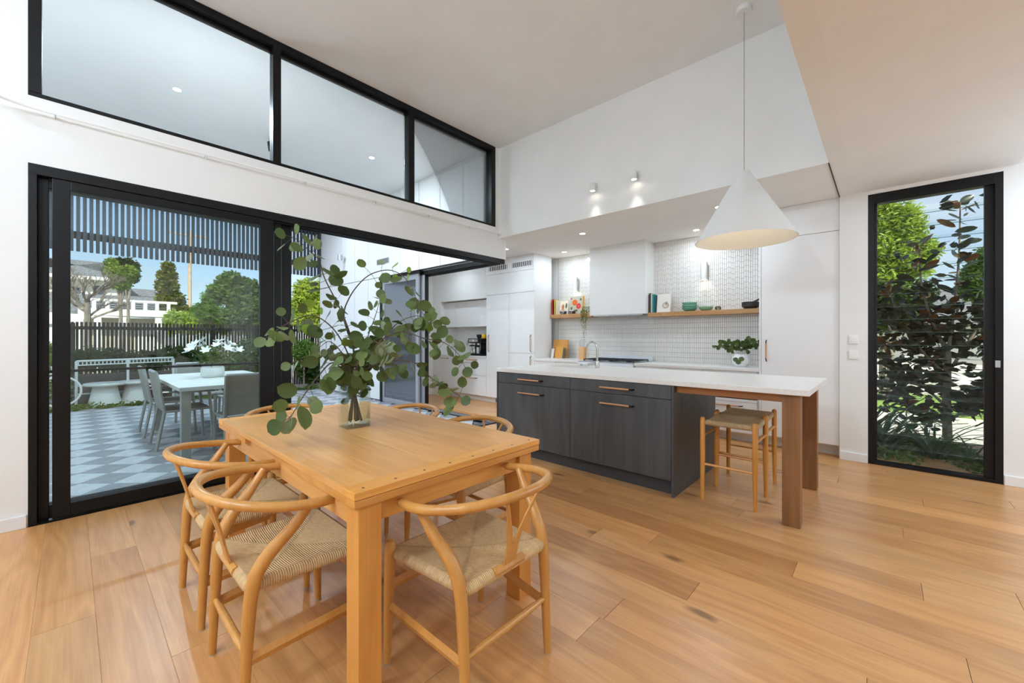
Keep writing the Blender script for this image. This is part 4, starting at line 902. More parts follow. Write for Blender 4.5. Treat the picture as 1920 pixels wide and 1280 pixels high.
# chopping boards
for lab, y, w, h, x, tl, m in (('large honey timber chopping board leaning beside the pantry wall', 4.235, .31, .33, 5.84, .22, BOARDM), ('small orange timber board leaning in front of the large chopping board', 4.20, .17, .20, 5.78, .2, BOARDM)):
    t = thing('chopping_board', lab, 'chopping board', (x, y, .881)); t.rotation_euler = (0, tl, 0)
    bx(0, .022, -w / 2, w / 2, 0, h).build('board', m, t, bev=.003)
for lab, y, w, h, c in (('narrow white marble board leaning left of the small timber board', 4.325, .055, .17, (222, 214, 204)), ('narrow dark green board leaning right of the small timber board', 4.085, .045, .18, (62, 66, 46))):
    t = thing('serving_board', lab, 'serving board', (5.755, y, .881)); t.rotation_euler = (0, .2, 0); bx(0, .015, -w / 2, w / 2, 0, h).build('board', mat('board_colour', c, .4), t, bev=.006)
# knife block
kb = thing('knife_block', 'round pale timber knife block on the bench left of the tap', 'knife block', (5.68, 3.64, .881))
MB().lathe([(0, 0), (.062, 0), (.065, .01), (.065, .20), (.060, .206), (0, .206)], 28).build('block', wood('knife_block_wood', (204, 150, 96), (228, 178, 124), 'z', .5), kb, smooth=True)
for i in range(5): MB().tube([(-.02 + .004 * i, .04 - .02 * i, .2), (-.022 + .004 * i, .042 - .02 * i, .31 + .015 * (i % 3))], .006, 8).build('knife_handle', STEEL, kb, smooth=True)
# right shelf
book('dark brown spined cookbook, leftmost on the right oak shelf', 2.56, .02, Zr, .29, .17, (92, 70, 58)); book('white spined cookbook second from left on right oak shelf', 2.537, .018, Zr, .28, .17, (232, 230, 226))
book('teal spined cookbook on the right oak shelf', 2.512, .022, Zr, .27, .17, (50, 150, 150)); book('dark teal spined cookbook beside the white facing cookbook', 2.488, .018, Zr, .255, .17, (24, 92, 98))
facing('book', 'white cookbook with a grey drawing facing out on right oak shelf', 2.375, Zr, .20, .27, 5.86, .12, (232, 226, 216), [(-.03, .10, .05, .045, (176, 160, 144)), (-.028, .10, .034, .030, (214, 204, 190)), (-.04, .13, .018, .028, (160, 146, 128))])
CEL = mat('celadon_glaze', (120, 176, 150), .25); CEL2 = mat('teal_glaze', (92, 158, 140), .25); GRN = mat('soft_green_glaze', (136, 176, 140), .3)
def bowl(label, x, y, z, r, h, m, grp=None, cat='bowl'):
    t = thing('bowl', label, cat, (x, y, z), 0, grp)
    MB().lathe([(0, .002), (r * .5, .0), (r * .86, h * .35), (r, h * .8), (r, h), (r - .006, h), (r * .8, h * .4), (0, .012)], 32, cap=False).build('body', m, t, smooth=True); return t
bowl('bottom teal bowl of the stack of three on the right shelf', 5.94, 2.03, Zr, .098, .060, CEL2, 'stacked green bowls'); bowl('middle celadon bowl of the stack of three on the right shelf', 5.94, 2.03, Zr + .042, .098, .05, CEL, 'stacked green bowls'); bowl('top celadon bowl of the stack of three on the right shelf', 5.94, 2.03, Zr + .075, .098, .05, CEL, 'stacked green bowls')
bowl('low soft green bowl right of the bowl stack', 5.94, 1.81, Zr, .09, .055, GRN)
t = thing('glass_jar', 'small round glass jar between green bowl and black mortar', 'jar', (5.94, 1.655, Zr)); MB().lathe([(0, 0), (.025, 0), (.038, .02), (.036, .045), (.022, .056), (.02, .056), (.0, .05)], 24).build('body', glassy('jar_glass', (200, 204, 184), 1.5), t, smooth=True)
t = thing('mortar', 'black stone mortar with pestle at right end of the oak shelf', 'mortar', (5.94, 1.27, Zr))
MB().lathe([(0, 0), (.06, 0), (.095, .03), (.10, .085), (.09, .09), (.08, .05), (0, .03)], 28).build('bowl', mat('black_stone', (48, 42, 38), .5), t, smooth=True); MB().tube([(0, .03, .06), (-.0, -.06, .10), (0, -.16, .15)], [.016, .011, .012], 10).build('pestle', MATS['black_stone'], t, smooth=True)
# small eucalyptus in white vase
vs = thing('ceramic_vase', 'round white ceramic vase on the bench right of the cooker', 'vase', (5.66, 1.315, .8805)); MB().lathe([(0, 0), (.06, 0), (.09, .04), (.10, .09), (.085, .14), (.06, .16), (.055, .16), (.05, .1), (0, .02)], 32).build('body', PLAST, vs, smooth=True)
sp = thing('eucalyptus_bunch', 'low bunch of eucalyptus leaves in the white ceramic vase', 'flowers', (5.66, 1.315, 1.03))
for i in range(7):
    a = (-1.0 + 2.0 * i / 6); e = Vector((rnd.uniform(-.12, .02), .30 * math.sin(a) + (.02 if a > 0 else 0), .05 + .16 * math.cos(a) * rnd.uniform(.3, 1)))
    if e.y < -.19: e.y = -.19
    P = spline([(0, 0, -.08), (e.x * .3, e.y * .4, e.z * .7), (e.x, e.y, e.z)], 4); MB().tube(P, .002, 5).build('stem', STEM, sp)
    for j in range(3, len(P)):
        for q in (0, 1): 
            d = Vector((rnd.uniform(-1, .2), rnd.uniform(-1, 1), rnd.uniform(-.6, 1))); d.normalize(); place_leaf(sp, P[j], d, Vector((-1, rnd.uniform(-.6, .6), rnd.uniform(-.3, .8))), rnd.choice(EL), rnd.uniform(.55, .85))
for dy, dz in ((.0, -.06), (-.035, -.02), (.03, -.03)): place_leaf(sp, Vector((-.10, dy, dz)), Vector((-.1, .1, -1)), Vector((-1, 0, 0)), EL[0], .75)
# coffee nook
cm = thing('espresso_machine', 'black espresso machine in the coffee nook', 'coffee machine', (5.58, 5.99, .8805))
ALUB = mat('black_steel', (34, 34, 36), .3, metal=.5)
bx(-.16, .17, -.2, .19, 0, .045).build('drip_tray', ALUB, cm, bev=.004); bx(.02, .17, -.2, .19, .045, .34).build('body', ALUB, cm, bev=.008); bx(-.16, .02, -.2, .19, .25, .34).build('head', ALUB, cm, bev=.008)
bx(-.163, -.16, -.1, .16, .27, .325).build('control_panel', STEEL, cm)
MB().lathe([(0, 0), (.024, 0), (.022, .006), (0, .006)], 16, M=Matrix.Translation((-.163, .03, .298)) @ Matrix.Rotation(-PI / 2, 4, 'Y')).build('gauge', PLAST, cm, smooth=True)
for yy in (.09, -.03): MB().lathe([(0, 0), (.034, 0), (.034, .04), (0, .04)], 18, (-.07, yy, .21)).build('group_head', STEEL, cm, smooth=True)
MB().tube([(-.07, .09, .2), (-.19, .1, .195)], .012, 8).build('portafilter', BLACK, cm, smooth=True)
MB().lathe([(0, 0), (.04, 0), (.045, .05), (.036, .09), (.038, .1), (0, .1)], 20, (-.08, .09, .046)).build('milk_jug', STEEL, cm, smooth=True); MB().lathe([(0, 0), (.042, 0), (.042, .12), (0, .12)], 20, (-.08, -.03, .046)).build('milk_jug', STEEL, cm, smooth=True)
MB().tube([(-.12, -.13, .25), (-.13, -.14, .10)], .006, 8).build('steam_wand', STEEL, cm, smooth=True)
MB().lathe([(.03, 0), (.055, .04), (.055, .08), (0, .085)], 20, (.04, .07, .34)).build('bean_hopper', mat('smoky_plastic', (50, 52, 56), .2), cm, smooth=True)
t = thing('yellow_tin', 'yellow tin on top of the espresso machine', 'tin', (5.60, 5.90, 1.2215)); MB().lathe([(0, 0), (.045, 0), (.05, .01), (.05, .075), (.042, .085), (0, .085)], 24).build('body', mat('yellow_tin', (238, 190, 40), .35), t, smooth=True); MB().lathe([(0, .0852), (.03, .0852), (.028, .092), (0, .092)], 20).build('lid', mat('amber', (222, 170, 36), .4), t, smooth=True)
t = thing('nook_tap', 'chrome gooseneck tap beside the espresso machine', 'tap', (5.66, 6.33, .8805)); MB().lathe([(.02, 0), (.02, .09), (.013, .10)], 14).build('tap_base', CHROME, t, smooth=True)
MB().tube([(0, 0, .09), (0, 0, .22)] + [(0, .075 - .075 * math.cos(a), .24 + .075 * math.sin(a)) for a in np.linspace(0, PI, 9)] + [(0, .15, .19)], .009, 10).build('spout', CHROME, t, smooth=True); MB().tube([(0, -.01, .05), (-.03, -.07, .07)], .006, 8).build('lever', CHROME, t, smooth=True)

# ================================================================== OUTSIDE
struct('patio_ceiling', bx(-3.5, 4.10, YL + T, 10.15, 3.97, 4.1), CEIL)
struct('wall_patio_side', bx(-3.6, -3.5, YL + T, 10.15, 0, 4.1), HOUSEW)
struct('roof_slab', bx(-3.8, 5.6, -3.5, YL + .3, 4.16, 4.3).box(4.10, 6.4, YL + .3, 10.1, 4.11, 4.3).box(5.6, 6.4, .335, YL + .3, 4.16, 4.3), mat('roof_metal', (120, 122, 126), .5))  # unseen roof blocking the sun; overhang trimmed so the magnolia top stays lit
struct('ground_garden', bx(-60, 90, 10.15, 90, -.14, -.10), SOIL)
struct('ground_side', bx(5.5, 90, -60, 10.1, -.16, -.12), CONC)
struct('ground_left', bx(-60, -3.6, -60, 10.1, -.16, -.12), SOIL)
# ---- patio pavers laid diagonally; those that show largest are single pieces
pf = struct('patio_floor', bx(-3.5, 4.10, YL + .16, 10.12, -.08, -.02), BEDDING)
ts = .268; g = ts - .003; c45 = math.sqrt(.5)
pm = {}
for m_ in (PAVE1, PAVE2): pm[m_] = MB().box(-g / 2, g / 2, -g / 2, g / 2, -.018, .0).mesh('patio_paver', m_)
rest = {PAVE1: MB(), PAVE2: MB()}; cand = []
for i in range(-40, 60):
    for j in range(-40, 60):
        x = (i + j) * ts * c45 + .05; y = 6.0 + (j - i) * ts * c45
        if x < -3.3 or x > 4.05 or y < YL + .20 or y > 10.08: continue
        m_ = PAVE1 if ((i + j) % 2 == 0) else PAVE2
        f = x * cY + y * sY; r = x * sY - y * cY; u = 960 + FPX * r / f
        vis = 90 < u < 720
        cand.append((f if vis else 99, x, y, m_))
cand.sort(key=lambda q: q[0])
for n_, (f, x, y, m_) in enumerate(cand):
    if n_ < 290 and f < 90: o = link('paver', pm[m_], pf, 0, (x, y, 0), PI / 4)
    else: rest[m_].box(-g / 2, g / 2, -g / 2, g / 2, -.018, 0, 0, Matrix.Translation((x, y, 0)) @ Matrix.Rotation(PI / 4, 4, 'Z'))
for m_ in rest: o = rest[m_].build('distant_paver', m_, pf); o['kind'] = 'stuff'

# ---- batten screen under the patio roof edge
bs = thing('batten_screen', 'dark vertical batten screen hanging from the patio roof edge', 'screen', (1.0, 10.05, 2.7))
me = MB().box(-.0235, .0235, -.02, .02, 0, 1.27).mesh('screen_batten', BATTEN)
x = -3.4
while x < 4.08: link('batten', me, bs, 0, (x - 1.0, 0, 0)); x += .0775
bx(-4.45, 3.09, .02, .06, .22, .34).build('rail', BATTEN, bs); bx(-4.45, 3.09, .02, .07, 1.0, 1.1).build('rail', BATTEN, bs); bx(3.04, 3.09, -.03, .07, -.0, 1.27).build('end_post', BATTEN, bs)

# ---- foliage generators
nr = np.random.default_rng(5)
def leafcloud(name, n, ell, m, parent, size=.06, asp=.5, kind='stuff', shell=.35):
    """ell: list of (cx,cy,cz,rx,ry,rz) in the parent's space"""
    vols = np.array([e[3] * e[4] * e[5] for e in ell]) ** .8; pick = nr.choice(len(ell), n, p=vols / vols.sum()); E_ = np.array(ell)[pick]
    d = nr.normal(size=(n, 3)); d /= np.linalg.norm(d, axis=1)[:, None]; rad = (shell + (1 - shell) * nr.random(n)) ** .7
    # clumpy surface
    c = E_[:, :3] + d * E_[:, 3:] * rad[:, None]
    c += nr.normal(size=(n, 3)) * size * .6
    a = nr.normal(size=(n, 3)); a[:, 2] *= .6; a /= np.linalg.norm(a, axis=1)[:, None]
    b = np.cross(a, nr.normal(size=(n, 3))); b /= np.linalg.norm(b, axis=1)[:, None]
    s_ = size * (.6 + .8 * nr.random(n))[:, None]
    V = np.stack([c + a * s_, c + b * s_ * asp, c - a * s_, c - b * s_ * asp], 1).reshape(-1, 3)
    me = bpy.data.meshes.new(name); me.vertices.add(4 * n); me.vertices.foreach_set('co', V.ravel()); me.loops.add(4 * n); me.loops.foreach_set('vertex_index', np.arange(4 * n)); me.polygons.add(n); me.polygons.foreach_set('loop_start', np.arange(0, 4 * n, 4)); me.polygons.foreach_set('loop_total', np.full(n, 4)); me.update(calc_edges=True); me.materials.append(m)
    o = link(name, me, parent); o['kind'] = kind; return o
def branches(b, p, d, L_, r, depth, spread=.5, up=.15, kids=3):
    q = p + d * L_; mid = p + d * L_ * .5 + Vector((rnd.uniform(-1, 1), rnd.uniform(-1, 1), 0)) * L_ * .05
    b.tube([p, mid, q], [r, r * .85, r * .68], 6 if depth > 1 else 4)
    if depth == 0: return
    for _ in range(kids):
        nd = (d + Vector((rnd.uniform(-1, 1), rnd.uniform(-1, 1), rnd.uniform(-.3, .6))) * spread + Vector((0, 0, up))).normalized()
        branches(b, p + (q - p) * rnd.uniform(.6, 1), nd, L_ * rnd.uniform(.6, .85), r * .6, depth - 1, spread, up, kids)
def tree(label, base, h_trunk, ell, m, n, size=.08, name='tree', cat='tree', asp=.5, trunk_r=.12, bark=BARK):
    t = thing(name, label, cat, base); b = MB()
    b.tube([(0, 0, -.1), (.02, .0, h_trunk * .5), (0, 0, h_trunk)], [trunk_r * 1.2, trunk_r, trunk_r * .8], 8)
    for e in ell[:5]: b.tube([(0, 0, h_trunk * .85), ((e[0]) * .5, e[1] * .5, (h_trunk + e[2]) * .5), (e[0], e[1], e[2])], [trunk_r * .6, trunk_r * .4, trunk_r * .15], 6)
    b.build('trunk', bark, t, smooth=True); leafcloud('foliage', n, ell, m, t, size, asp); return t

# fence
FY = 12.35; zt = atY(140, 603, FY).z; x0 = atY(136, 600, FY).x; x1 = atY(606, 600, FY).x + 3
pitch = (atY(300, 600, FY).x - atY(146, 600, FY).x) / 20
fe = thing('timber_fence', 'dark brown vertical paling fence with gaps behind the patio garden', 'fence', (x0, FY, 0))
me = MB().box(-pitch * .32, pitch * .32, -.012, .012, -.1, zt).mesh('fence_paling', FENCE); x = x0; i = 0
while x < x1: link('paling', me, fe, 0, (x - x0, 0, 0)); x += pitch; i += 1
for z in (zt - .16, .35): bx(0, x1 - x0, .012, .05, z, z + .07).build('rail', FENCE, fe)
xx = 0
while xx < x1 - x0: bx(xx - .04, xx + .04, .05, .13, -.1, zt - .02).build('post', FENCE, fe); xx += 2.4
bx(-1.6, -1.52, -.02, .06, -.1, 1.5).box(-.12, -.04, -.02, .06, -.1, zt + .02).box(-1.6, -.04, -.0, .03, .1, .18).box(-1.6, -.04, 0, .03, zt - .12, zt - .05).build('gate_frame', OUTW, fe)['kind'] = 'stuff'
# planter wall
rw = tag(bx(x0, atY(330, 700, 11.9).x, 11.85, 11.95, -.1, .50).build('retaining_wall', RETAIN), 'dark grey low retaining wall behind the white outdoor bench', 'wall')
# white bench frame
BY = 11.5; xa = atY(143, 700, BY).x; xb = atY(325, 700, BY).x
bn = thing('outdoor_bench', 'white metal slatted outdoor bench frame against the dark retaining wall', 'bench', (xa, BY, -.1)); L_ = xb - xa
def cyl(p, q, r, n, m=OUTW, par=bn): return MB().tube([p, q], r, 8).build(n, m, par, smooth=True)
for x in (0, L_ / 2, L_): cyl((x, 0, 0), (x, 0, .88), .022, 'post')
cyl((0, 0, .88), (L_, 0, .90), .020, 'top_rail'); cyl((0, 0, .80), (L_, 0, .82), .012, 'rail'); cyl((0, 0, .40), (L_, 0, .40), .018, 'rail'); cyl((0, 0, .24), (L_, 0, .24), .014, 'rail')
for i in range(26): cyl((L_ * (i + .5) / 26, 0, .80), (L_ * (i + .5) / 26, 0, .885), .010, 'bar')
hg = thing('hedge_strip', 'dark green clipped shrub strip in front of the fence', 'hedge', (xa, 12.15, .5)); leafcloud('foliage', 5200, [(L_ * k_ / 7, 0, .24 + .06 * math.sin(k_), L_ / 9, .10, .26) for k_ in range(0, 12)], GREEN2, hg, .045)
gc = thing('ground_cover_bed', 'low green creeping ground cover along the patio edge', 'plants', (1.5, 10.4, -.1)); leafcloud('foliage', 5000, [(-1.9 + .55 * k_, .1 * math.sin(k_ * 2.1), .06, .38, .26, .085) for k_ in range(11)], GRASS, gc, .035)
# pedestal tables
for i, (u, v, lab) in enumerate(((197, 751, 'round white pedestal side table in the garden, left of the outdoor chairs'), (256, 745, 'second white pedestal side table, half hidden behind the outdoor chairs'))):
    p = atZ(u, v, 0); t = thing('pedestal_table', lab, 'side table', (p.x, p.y, -.1), 0, 'white pedestal tables')
    MB().lathe([(0, 0), (.25, 0), (.17, .40), (0, .40)], 28).build('base', OUTW, t, smooth=True); MB().lathe([(0, .40), (.30, .405), (.31, .43), (.30, .455), (0, .46)], 32).build('top', OUTW, t, smooth=True)
# bicycle
by_ = 11.1; p = atY(112, 735, by_); bk = thing('bicycle', 'white-wheeled bicycle parked at the left edge of the patio door', 'bicycle', (p.x, by_, -.02))
def wheel(x):
    w = MB().tube([(x + .27 * math.cos(a), 0, .27 + .27 * math.sin(a)) for a in np.linspace(0, 2 * PI, 33)], .018, 8, cap=False).build('wheel', mat('white_tyre', (226, 224, 218), .5), bk, smooth=True)
    for i in range(14): a = 2 * PI * i / 14; MB().tube([(x, 0, .27), (x + .26 * math.cos(a), 0, .27 + .26 * math.sin(a))], .0016, 4).build('spoke', STEEL, w)
wheel(0); wheel(-.75)
MB().tube([(0, 0, .27), (-.08, 0, .60), (-.10, 0, .74)], .013, 8).build('fork', OUTW, bk, smooth=True); MB().tube([(-.08, 0, .60), (-.48, 0, .58), (-.42, 0, .28), (-.09, 0, .55)], .014, 8).build('frame', OUTW, bk, smooth=True); MB().tube([(-.42, 0, .28), (-.75, 0, .27), (-.48, 0, .58)], .010, 8).build('rear_stay', OUTW, bk, smooth=True)
MB().tube([(-.02, -.22, .78), (-.10, -.1, .76), (-.10, .1, .76), (-.02, .22, .78)], .011, 8).build('handlebar', BLACK, bk, smooth=True); bx(-.58, -.42, -.05, .05, .64, .68).build('saddle', BLACK, bk, bev=.01)

# ---- outdoor dining set
OX0, OX1, OY0, OY1 = .735, 1.79, 5.20, 7.24
ot = thing('outdoor_table', 'white slatted outdoor dining table on the patio', 'table', (OX0, OY0, 0)); a_, b_ = OX1 - OX0, OY1 - OY0
for i in range(14): bx(.03, a_ - .03, .03 + (b_ - .06) * i / 14 + .002, .03 + (b_ - .06) * (i + 1) / 14 - .002, .722, .74).build('tabletop_slat', OUTW, ot)
bx(0, .03, 0, b_, .70, .74).build('edge_rail', OUTW, ot, bev=.003); bx(a_ - .03, a_, 0, b_, .70, .74).build('edge_rail', OUTW, ot, bev=.003); bx(.03, a_ - .03, 0, .03, .70, .74).build('edge_rail', OUTW, ot, bev=.003); bx(.03, a_ - .03, b_ - .03, b_, .70, .74).build('edge_rail', OUTW, ot, bev=.003)
for x in (.02, a_ - .10):
    for y in (.02, b_ - .10): bx(x, x + .08, y, y + .08, 0, .70).build('leg', OUTG, ot, bev=.003)
def outchair(label, locn, rz):
    s = thing('outdoor_chair', label, 'chair', locn, rz, 'grey sling armchairs round the white outdoor table')
    for sx in (-1, 1):
        MB().tube([(sx * .26, .24, 0), (sx * .26, .22, .40), (sx * .26, .20, .62)], .017, 6).build('leg', OUTG, s)
        MB().tube([(sx * .26, -.27, 0), (sx * .26, -.20, .42), (sx * .26, -.27, .86)], .018, 6).build('leg', OUTG, s)
        MB().tube([(sx * .26, .24, .62), (sx * .265, -.22, .64)], .02, 6, flat=.55).build('armrest', OUTG, s)
        MB().tube([(sx * .26, .22, .42), (sx * .26, -.20, .42)], .014, 6).build('seat_rail', OUTG, s)
    MB().tube([(-.26, -.27, .86), (.26, -.27, .86)], .016, 6).build('back_rail', OUTG, s)
    bx(-.245, .245, -.2, .22, .415, .425).build('seat', SLING, s)
    MB().add([(-.245, -.205, .44), (.245, -.205, .44), (.245, -.268, .85), (-.245, -.268, .85), (-.245, -.213, .44), (.245, -.213, .44), (.245, -.276, .85), (-.245, -.276, .85)], [(0, 1, 2, 3), (7, 6, 5, 4), (0, 4, 5, 1), (3, 2, 6, 7), (0, 3, 7, 4), (1, 5, 6, 2)]).build('backrest', SLING, s)
    return s
oc = outchair('grey outdoor armchair on the left side of the white table, nearer the doors', (.90, 6.10, 0), -PI / 2)
for (x, y, rz, lab) in ((.88, 6.98, -PI / 2, 'grey outdoor armchair on the left side of the white table, further off'), (1.33, 5.18, 0, 'grey outdoor armchair at the near end of the white table, back to the doors'),
                        (1.30, 7.36, PI, 'grey outdoor armchair at the far end of the white table'), (1.72, 6.02, PI / 2, 'grey outdoor armchair on the right side of the white table, nearer'), (1.74, 6.85, PI / 2, 'grey outdoor armchair on the right side of the white table, further')):
    copy_tree(oc, (x, y, 0), rz, lab)
pv = thing('lily_vase', 'round white vase on the outdoor table', 'vase', (1.23, 6.33, .741)); MB().lathe([(0, 0), (.10, 0), (.125, .03), (.125, .12), (.10, .145), (.09, .145), (.09, .1), (0, .05)], 28).build('body', PLAST, pv, smooth=True)
lf = thing('lily_bunch', 'bunch of white lilies standing in the outdoor vase', 'flowers', (1.23, 6.33, .86))
PET = leafmesh('lily_petal', .072, .016, mat('white_petal', (250, 250, 246), .5), cup=.3)
for i in range(14):
    a = i * 2.4; r_ = .08 + .20 * math.sqrt(i / 14); tip = Vector((r_ * math.cos(a), r_ * math.sin(a), .30 - .12 * (i / 14) + rnd.uniform(-.03, .05)))
    MB().tube([(0, 0, 0), tuple(tip * .6), tuple(tip)], .003, 5).build('stem', mat('lily_stem', (84, 110, 60), .6) if 'lily_stem' not in MATS else MATS['lily_stem'], lf)
    ax = (tip.normalized() + Vector((rnd.uniform(-.6, .2), rnd.uniform(-.6, .2), .3))).normalized(); u = ax.orthogonal().normalized()
    for k_ in range(6):
        d = Matrix.Rotation(k_ * PI / 3, 3, ax) @ u; place_leaf(lf, tip, d + ax * .55, ax - d * .4, PET, rnd.uniform(.9, 1.2), 'petal')
leafcloud('leaves', 420, [(0, 0, .14, .17, .17, .13)], GREEN4, lf, .04, .22)

# ---- vegetation and neighbours beyond the fence
def X_(u, Y): return atY(u, 600, Y).x
def Z_(u, v, Y): return atY(u, v, Y).z
def px_ell(u, Y, zb, E_):
    out = []
    for (uu, vv, ru, rv) in E_:
        kx = (X_(uu + 1, Y) - X_(uu, Y)); kz = Z_(uu, vv - 1, Y) - Z_(uu, vv, Y)
        out.append((X_(uu, Y) - X_(u, Y), 0, Z_(uu, vv, Y) - zb, ru * kx, ru * kx * .8, rv * kz))
    return out
def ptree(label, Y, u, vt, E_, m, n, size=3.2, asp=.5, cat='tree', name='tree', tr=.05):
    kz = Z_(u, 599, Y) - Z_(u, 600, Y)
    return tree(label, (X_(u, Y), Y, -.1), Z_(u, vt, Y) + .1, px_ell(u, Y, -.1, E_), m, n, size * kz, name, cat, asp, tr)
Y = 16.0; bt = thing('bare_tree', 'leafless grey tree beyond the fence on the left', 'tree', (X_(163, Y), Y, -.1)); b = MB(); zt_ = Z_(163, 555, Y) + .1
b.tube([(0, 0, 0), (.02, 0, zt_ * .6), (0, 0, zt_)], [.085, .07, .06], 8)
o = b.build('trunk', BARK, bt, smooth=True)
for i in range(9):
    a = i * PI / 4.5 + .3; bb = MB(); branches(bb, Vector((0, 0, zt_ * (.72 + .033 * i))), Vector((math.cos(a) * .9, math.sin(a) * .6, .6)).normalized(), .40, .030, 4, .55, .10, 3); bb.build('branch', BARK, bt)
ptree('bright yellow-green tree right of the bare tree', 19.0, 226, 560, [(228, 520, 22, 15), (212, 508, 18, 12), (242, 512, 16, 14), (226, 534, 20, 8), (208, 492, 12, 8)], GREEN1, 5200, 3.0)
ptree('darker green tree behind the yellow-green one', 21.0, 240, 560, [(245, 500, 16, 14), (228, 494, 20, 10), (250, 515, 12, 16)], GREEN2, 2600, 3.0)
ptree('tall conical olive-green tree in the middle distance', 26.0, 318, 600, [(315, 500, 12, 9), (314, 516, 18, 13), (314, 536, 22, 16), (320, 562, 28, 18), (330, 585, 32, 16)], GREEN4, 9000, 3.2)
ptree('large dark-leaved tree filling the right of the glass door view', 15.2, 440, 600, [(432, 525, 22, 14), (420, 548, 28, 18), (462, 540, 24, 18), (470, 575, 24, 30), (446, 590, 28, 24), (480, 620, 18, 30), (440, 556, 26, 20)], GREEN2, 12000, 4.2)
ptree('feathery light green tree left of the dark-leaved one', 17.5, 398, 620, [(400, 560, 20, 12), (388, 580, 26, 11), (408, 545, 18, 12), (400, 590, 30, 8)], GREEN3, 5000, 5.0, .22)
Y = 18.6; xh0, xh1 = X_(322, Y), X_(470, Y)
hd_ = thing('garden_hedge', 'bright clipped hedge seen just above the fence', 'hedge', ((xh0 + xh1) / 2, Y, 0)); hL = xh1 - xh0
leafcloud('foliage', 9000, [(hL * (k_ / 8 - .5), 0, Z_(380, 606, Y), hL / 12, .5, .44) for k_ in range(9)], GREEN1, hd_, .06)
ptree('yellow-green feathery tree seen through the open doorway', 13.9, 580, 620, [(575, 548, 26, 26), (560, 575, 18, 20), (592, 580, 24, 22), (575, 600, 30, 20), (610, 560, 24, 40)], GREEN1, 12000, 4.2, .22)
for (u, Y, z, rx, rz_, n, m_, lab) in ((578, 11.2, .62, .36, .48, 3000, GREEN2, 'glossy dark shrub by the fence beyond the open doorway'), (570, 11.0, 1.0, .30, .30, 1300, GREEN3, 'light green climbing shrub on the fence beyond the doorway'), (470, 11.4, .75, .5, .6, 3600, GREEN2, 'dark shrub in front of the fence behind the outdoor dining set'), (425, 11.7, .5, .45, .35, 2000, GREEN4, 'grey-green shrub behind the lily vase')):
    t = thing('garden_shrub', lab, 'shrub', (X_(u, Y), Y, -.1)); MB().tube([(0, 0, 0), (0, 0, z)], .02, 6).build('stem', BARK, t); leafcloud('foliage', n, [(0, 0, z, rx, .32, rz_), (.15, 0, z - .2, rx * .9, .3, rz_ * .7)], m_, t, .045)
t = thing('garden_shrub', 'yellow-green shrub at the left edge of the glass door', 'shrub', (X_(126, 11.9), 11.9, -.1)); MB().tube([(0, 0, 0), (0, 0, .5)], .02, 6).build('stem', BARK, t); leafcloud('foliage', 1500, [(-.1, 0, .4, .15, .25, .40), (-.3, 0, .9, .2, .25, .4)], GREEN1, t, .045)

# power pole
Y = 30.0; pp_ = thing('power_pole', 'tall pale timber power pole against the sky', 'pole', (X_(356, Y), Y, -.1)); MB().tube([(0, 0, 0), (0, 0, Z_(356, 430, Y))], [.10, .08], 10).build('pole', noisy('pale_pole', (196, 168, 140), (214, 188, 160), 6, .9), pp_, smooth=True)
bx(-.9, .9, -.05, .05, Z_(356, 440, Y), Z_(356, 436, Y)).build('crossarm', MATS['pale_pole'], pp_)
# carport / pergola
Y = 24.0; xa, xb = X_(176, Y), X_(316, Y); zb = Z_(240, 588, Y); ztp = Z_(240, 562, Y)
pg = thing('white_pergola', 'white timber pergola with slatted top beyond the fence', 'pergola', (xa, Y, -.1)); L_ = xb - xa
for x in (0, .75, L_ - .45, L_ - .02): bx(x, x + .22, 0, .22, 0, zb).build('post', HOUSEW, pg)
bx(-.45, L_ + .5, -.05, .2, zb, zb + .28).build('beam', HOUSEW, pg); bx(-.3, L_ + .3, -.05, .1, ztp, ztp + .1).build('top_beam', HOUSEW, pg)
for i in range(7): bx(L_ * i / 6 - .06, L_ * i / 6 + .06, -.05, .1, zb + .28, ztp).build('rafter', HOUSEW, pg)
for i in range(6):
    for k_ in range(3): bx(L_ * i / 6 + .09, L_ * (i + 1) / 6 - .09, .0, .06, zb + .32 + k_ * .09, zb + .36 + k_ * .09).build('louvre', BATTEN, pg)
gh = thing('neighbour_garage', 'low garage with grey tiled roof behind the white pergola', 'building', (xa, Y + 1.5, -.1))
bx(-.2, L_ + .2, 1.2, 5, 0, zb).build('wall', noisy('beige_render', (188, 180, 160), (198, 190, 172), 3, .9), gh); bx(L_ * .62, L_ * .92, 1.15, 1.22, 0, zb * .85).build('door', HOUSEW, gh, bev=.01)
r0 = Z_(250, 575, Y); r1 = Z_(250, 548, Y + 4)
MB().add([(-2.2, .2, r0), (L_ + 1.0, .2, r0 - .3), (L_ + .2, 4, r1), (-2.2, 4, r1), (-2.2, .2, r0 - .12), (L_ + 1.0, .2, r0 - .42), (L_ + .2, 4, r1 - .12), (-2.2, 4, r1 - .12)], [(0, 1, 2, 3), (7, 6, 5, 4), (0, 4, 5, 1), (1, 5, 6, 2), (2, 6, 7, 3), (3, 7, 4, 0)]).build('roof', ROOFT, gh)
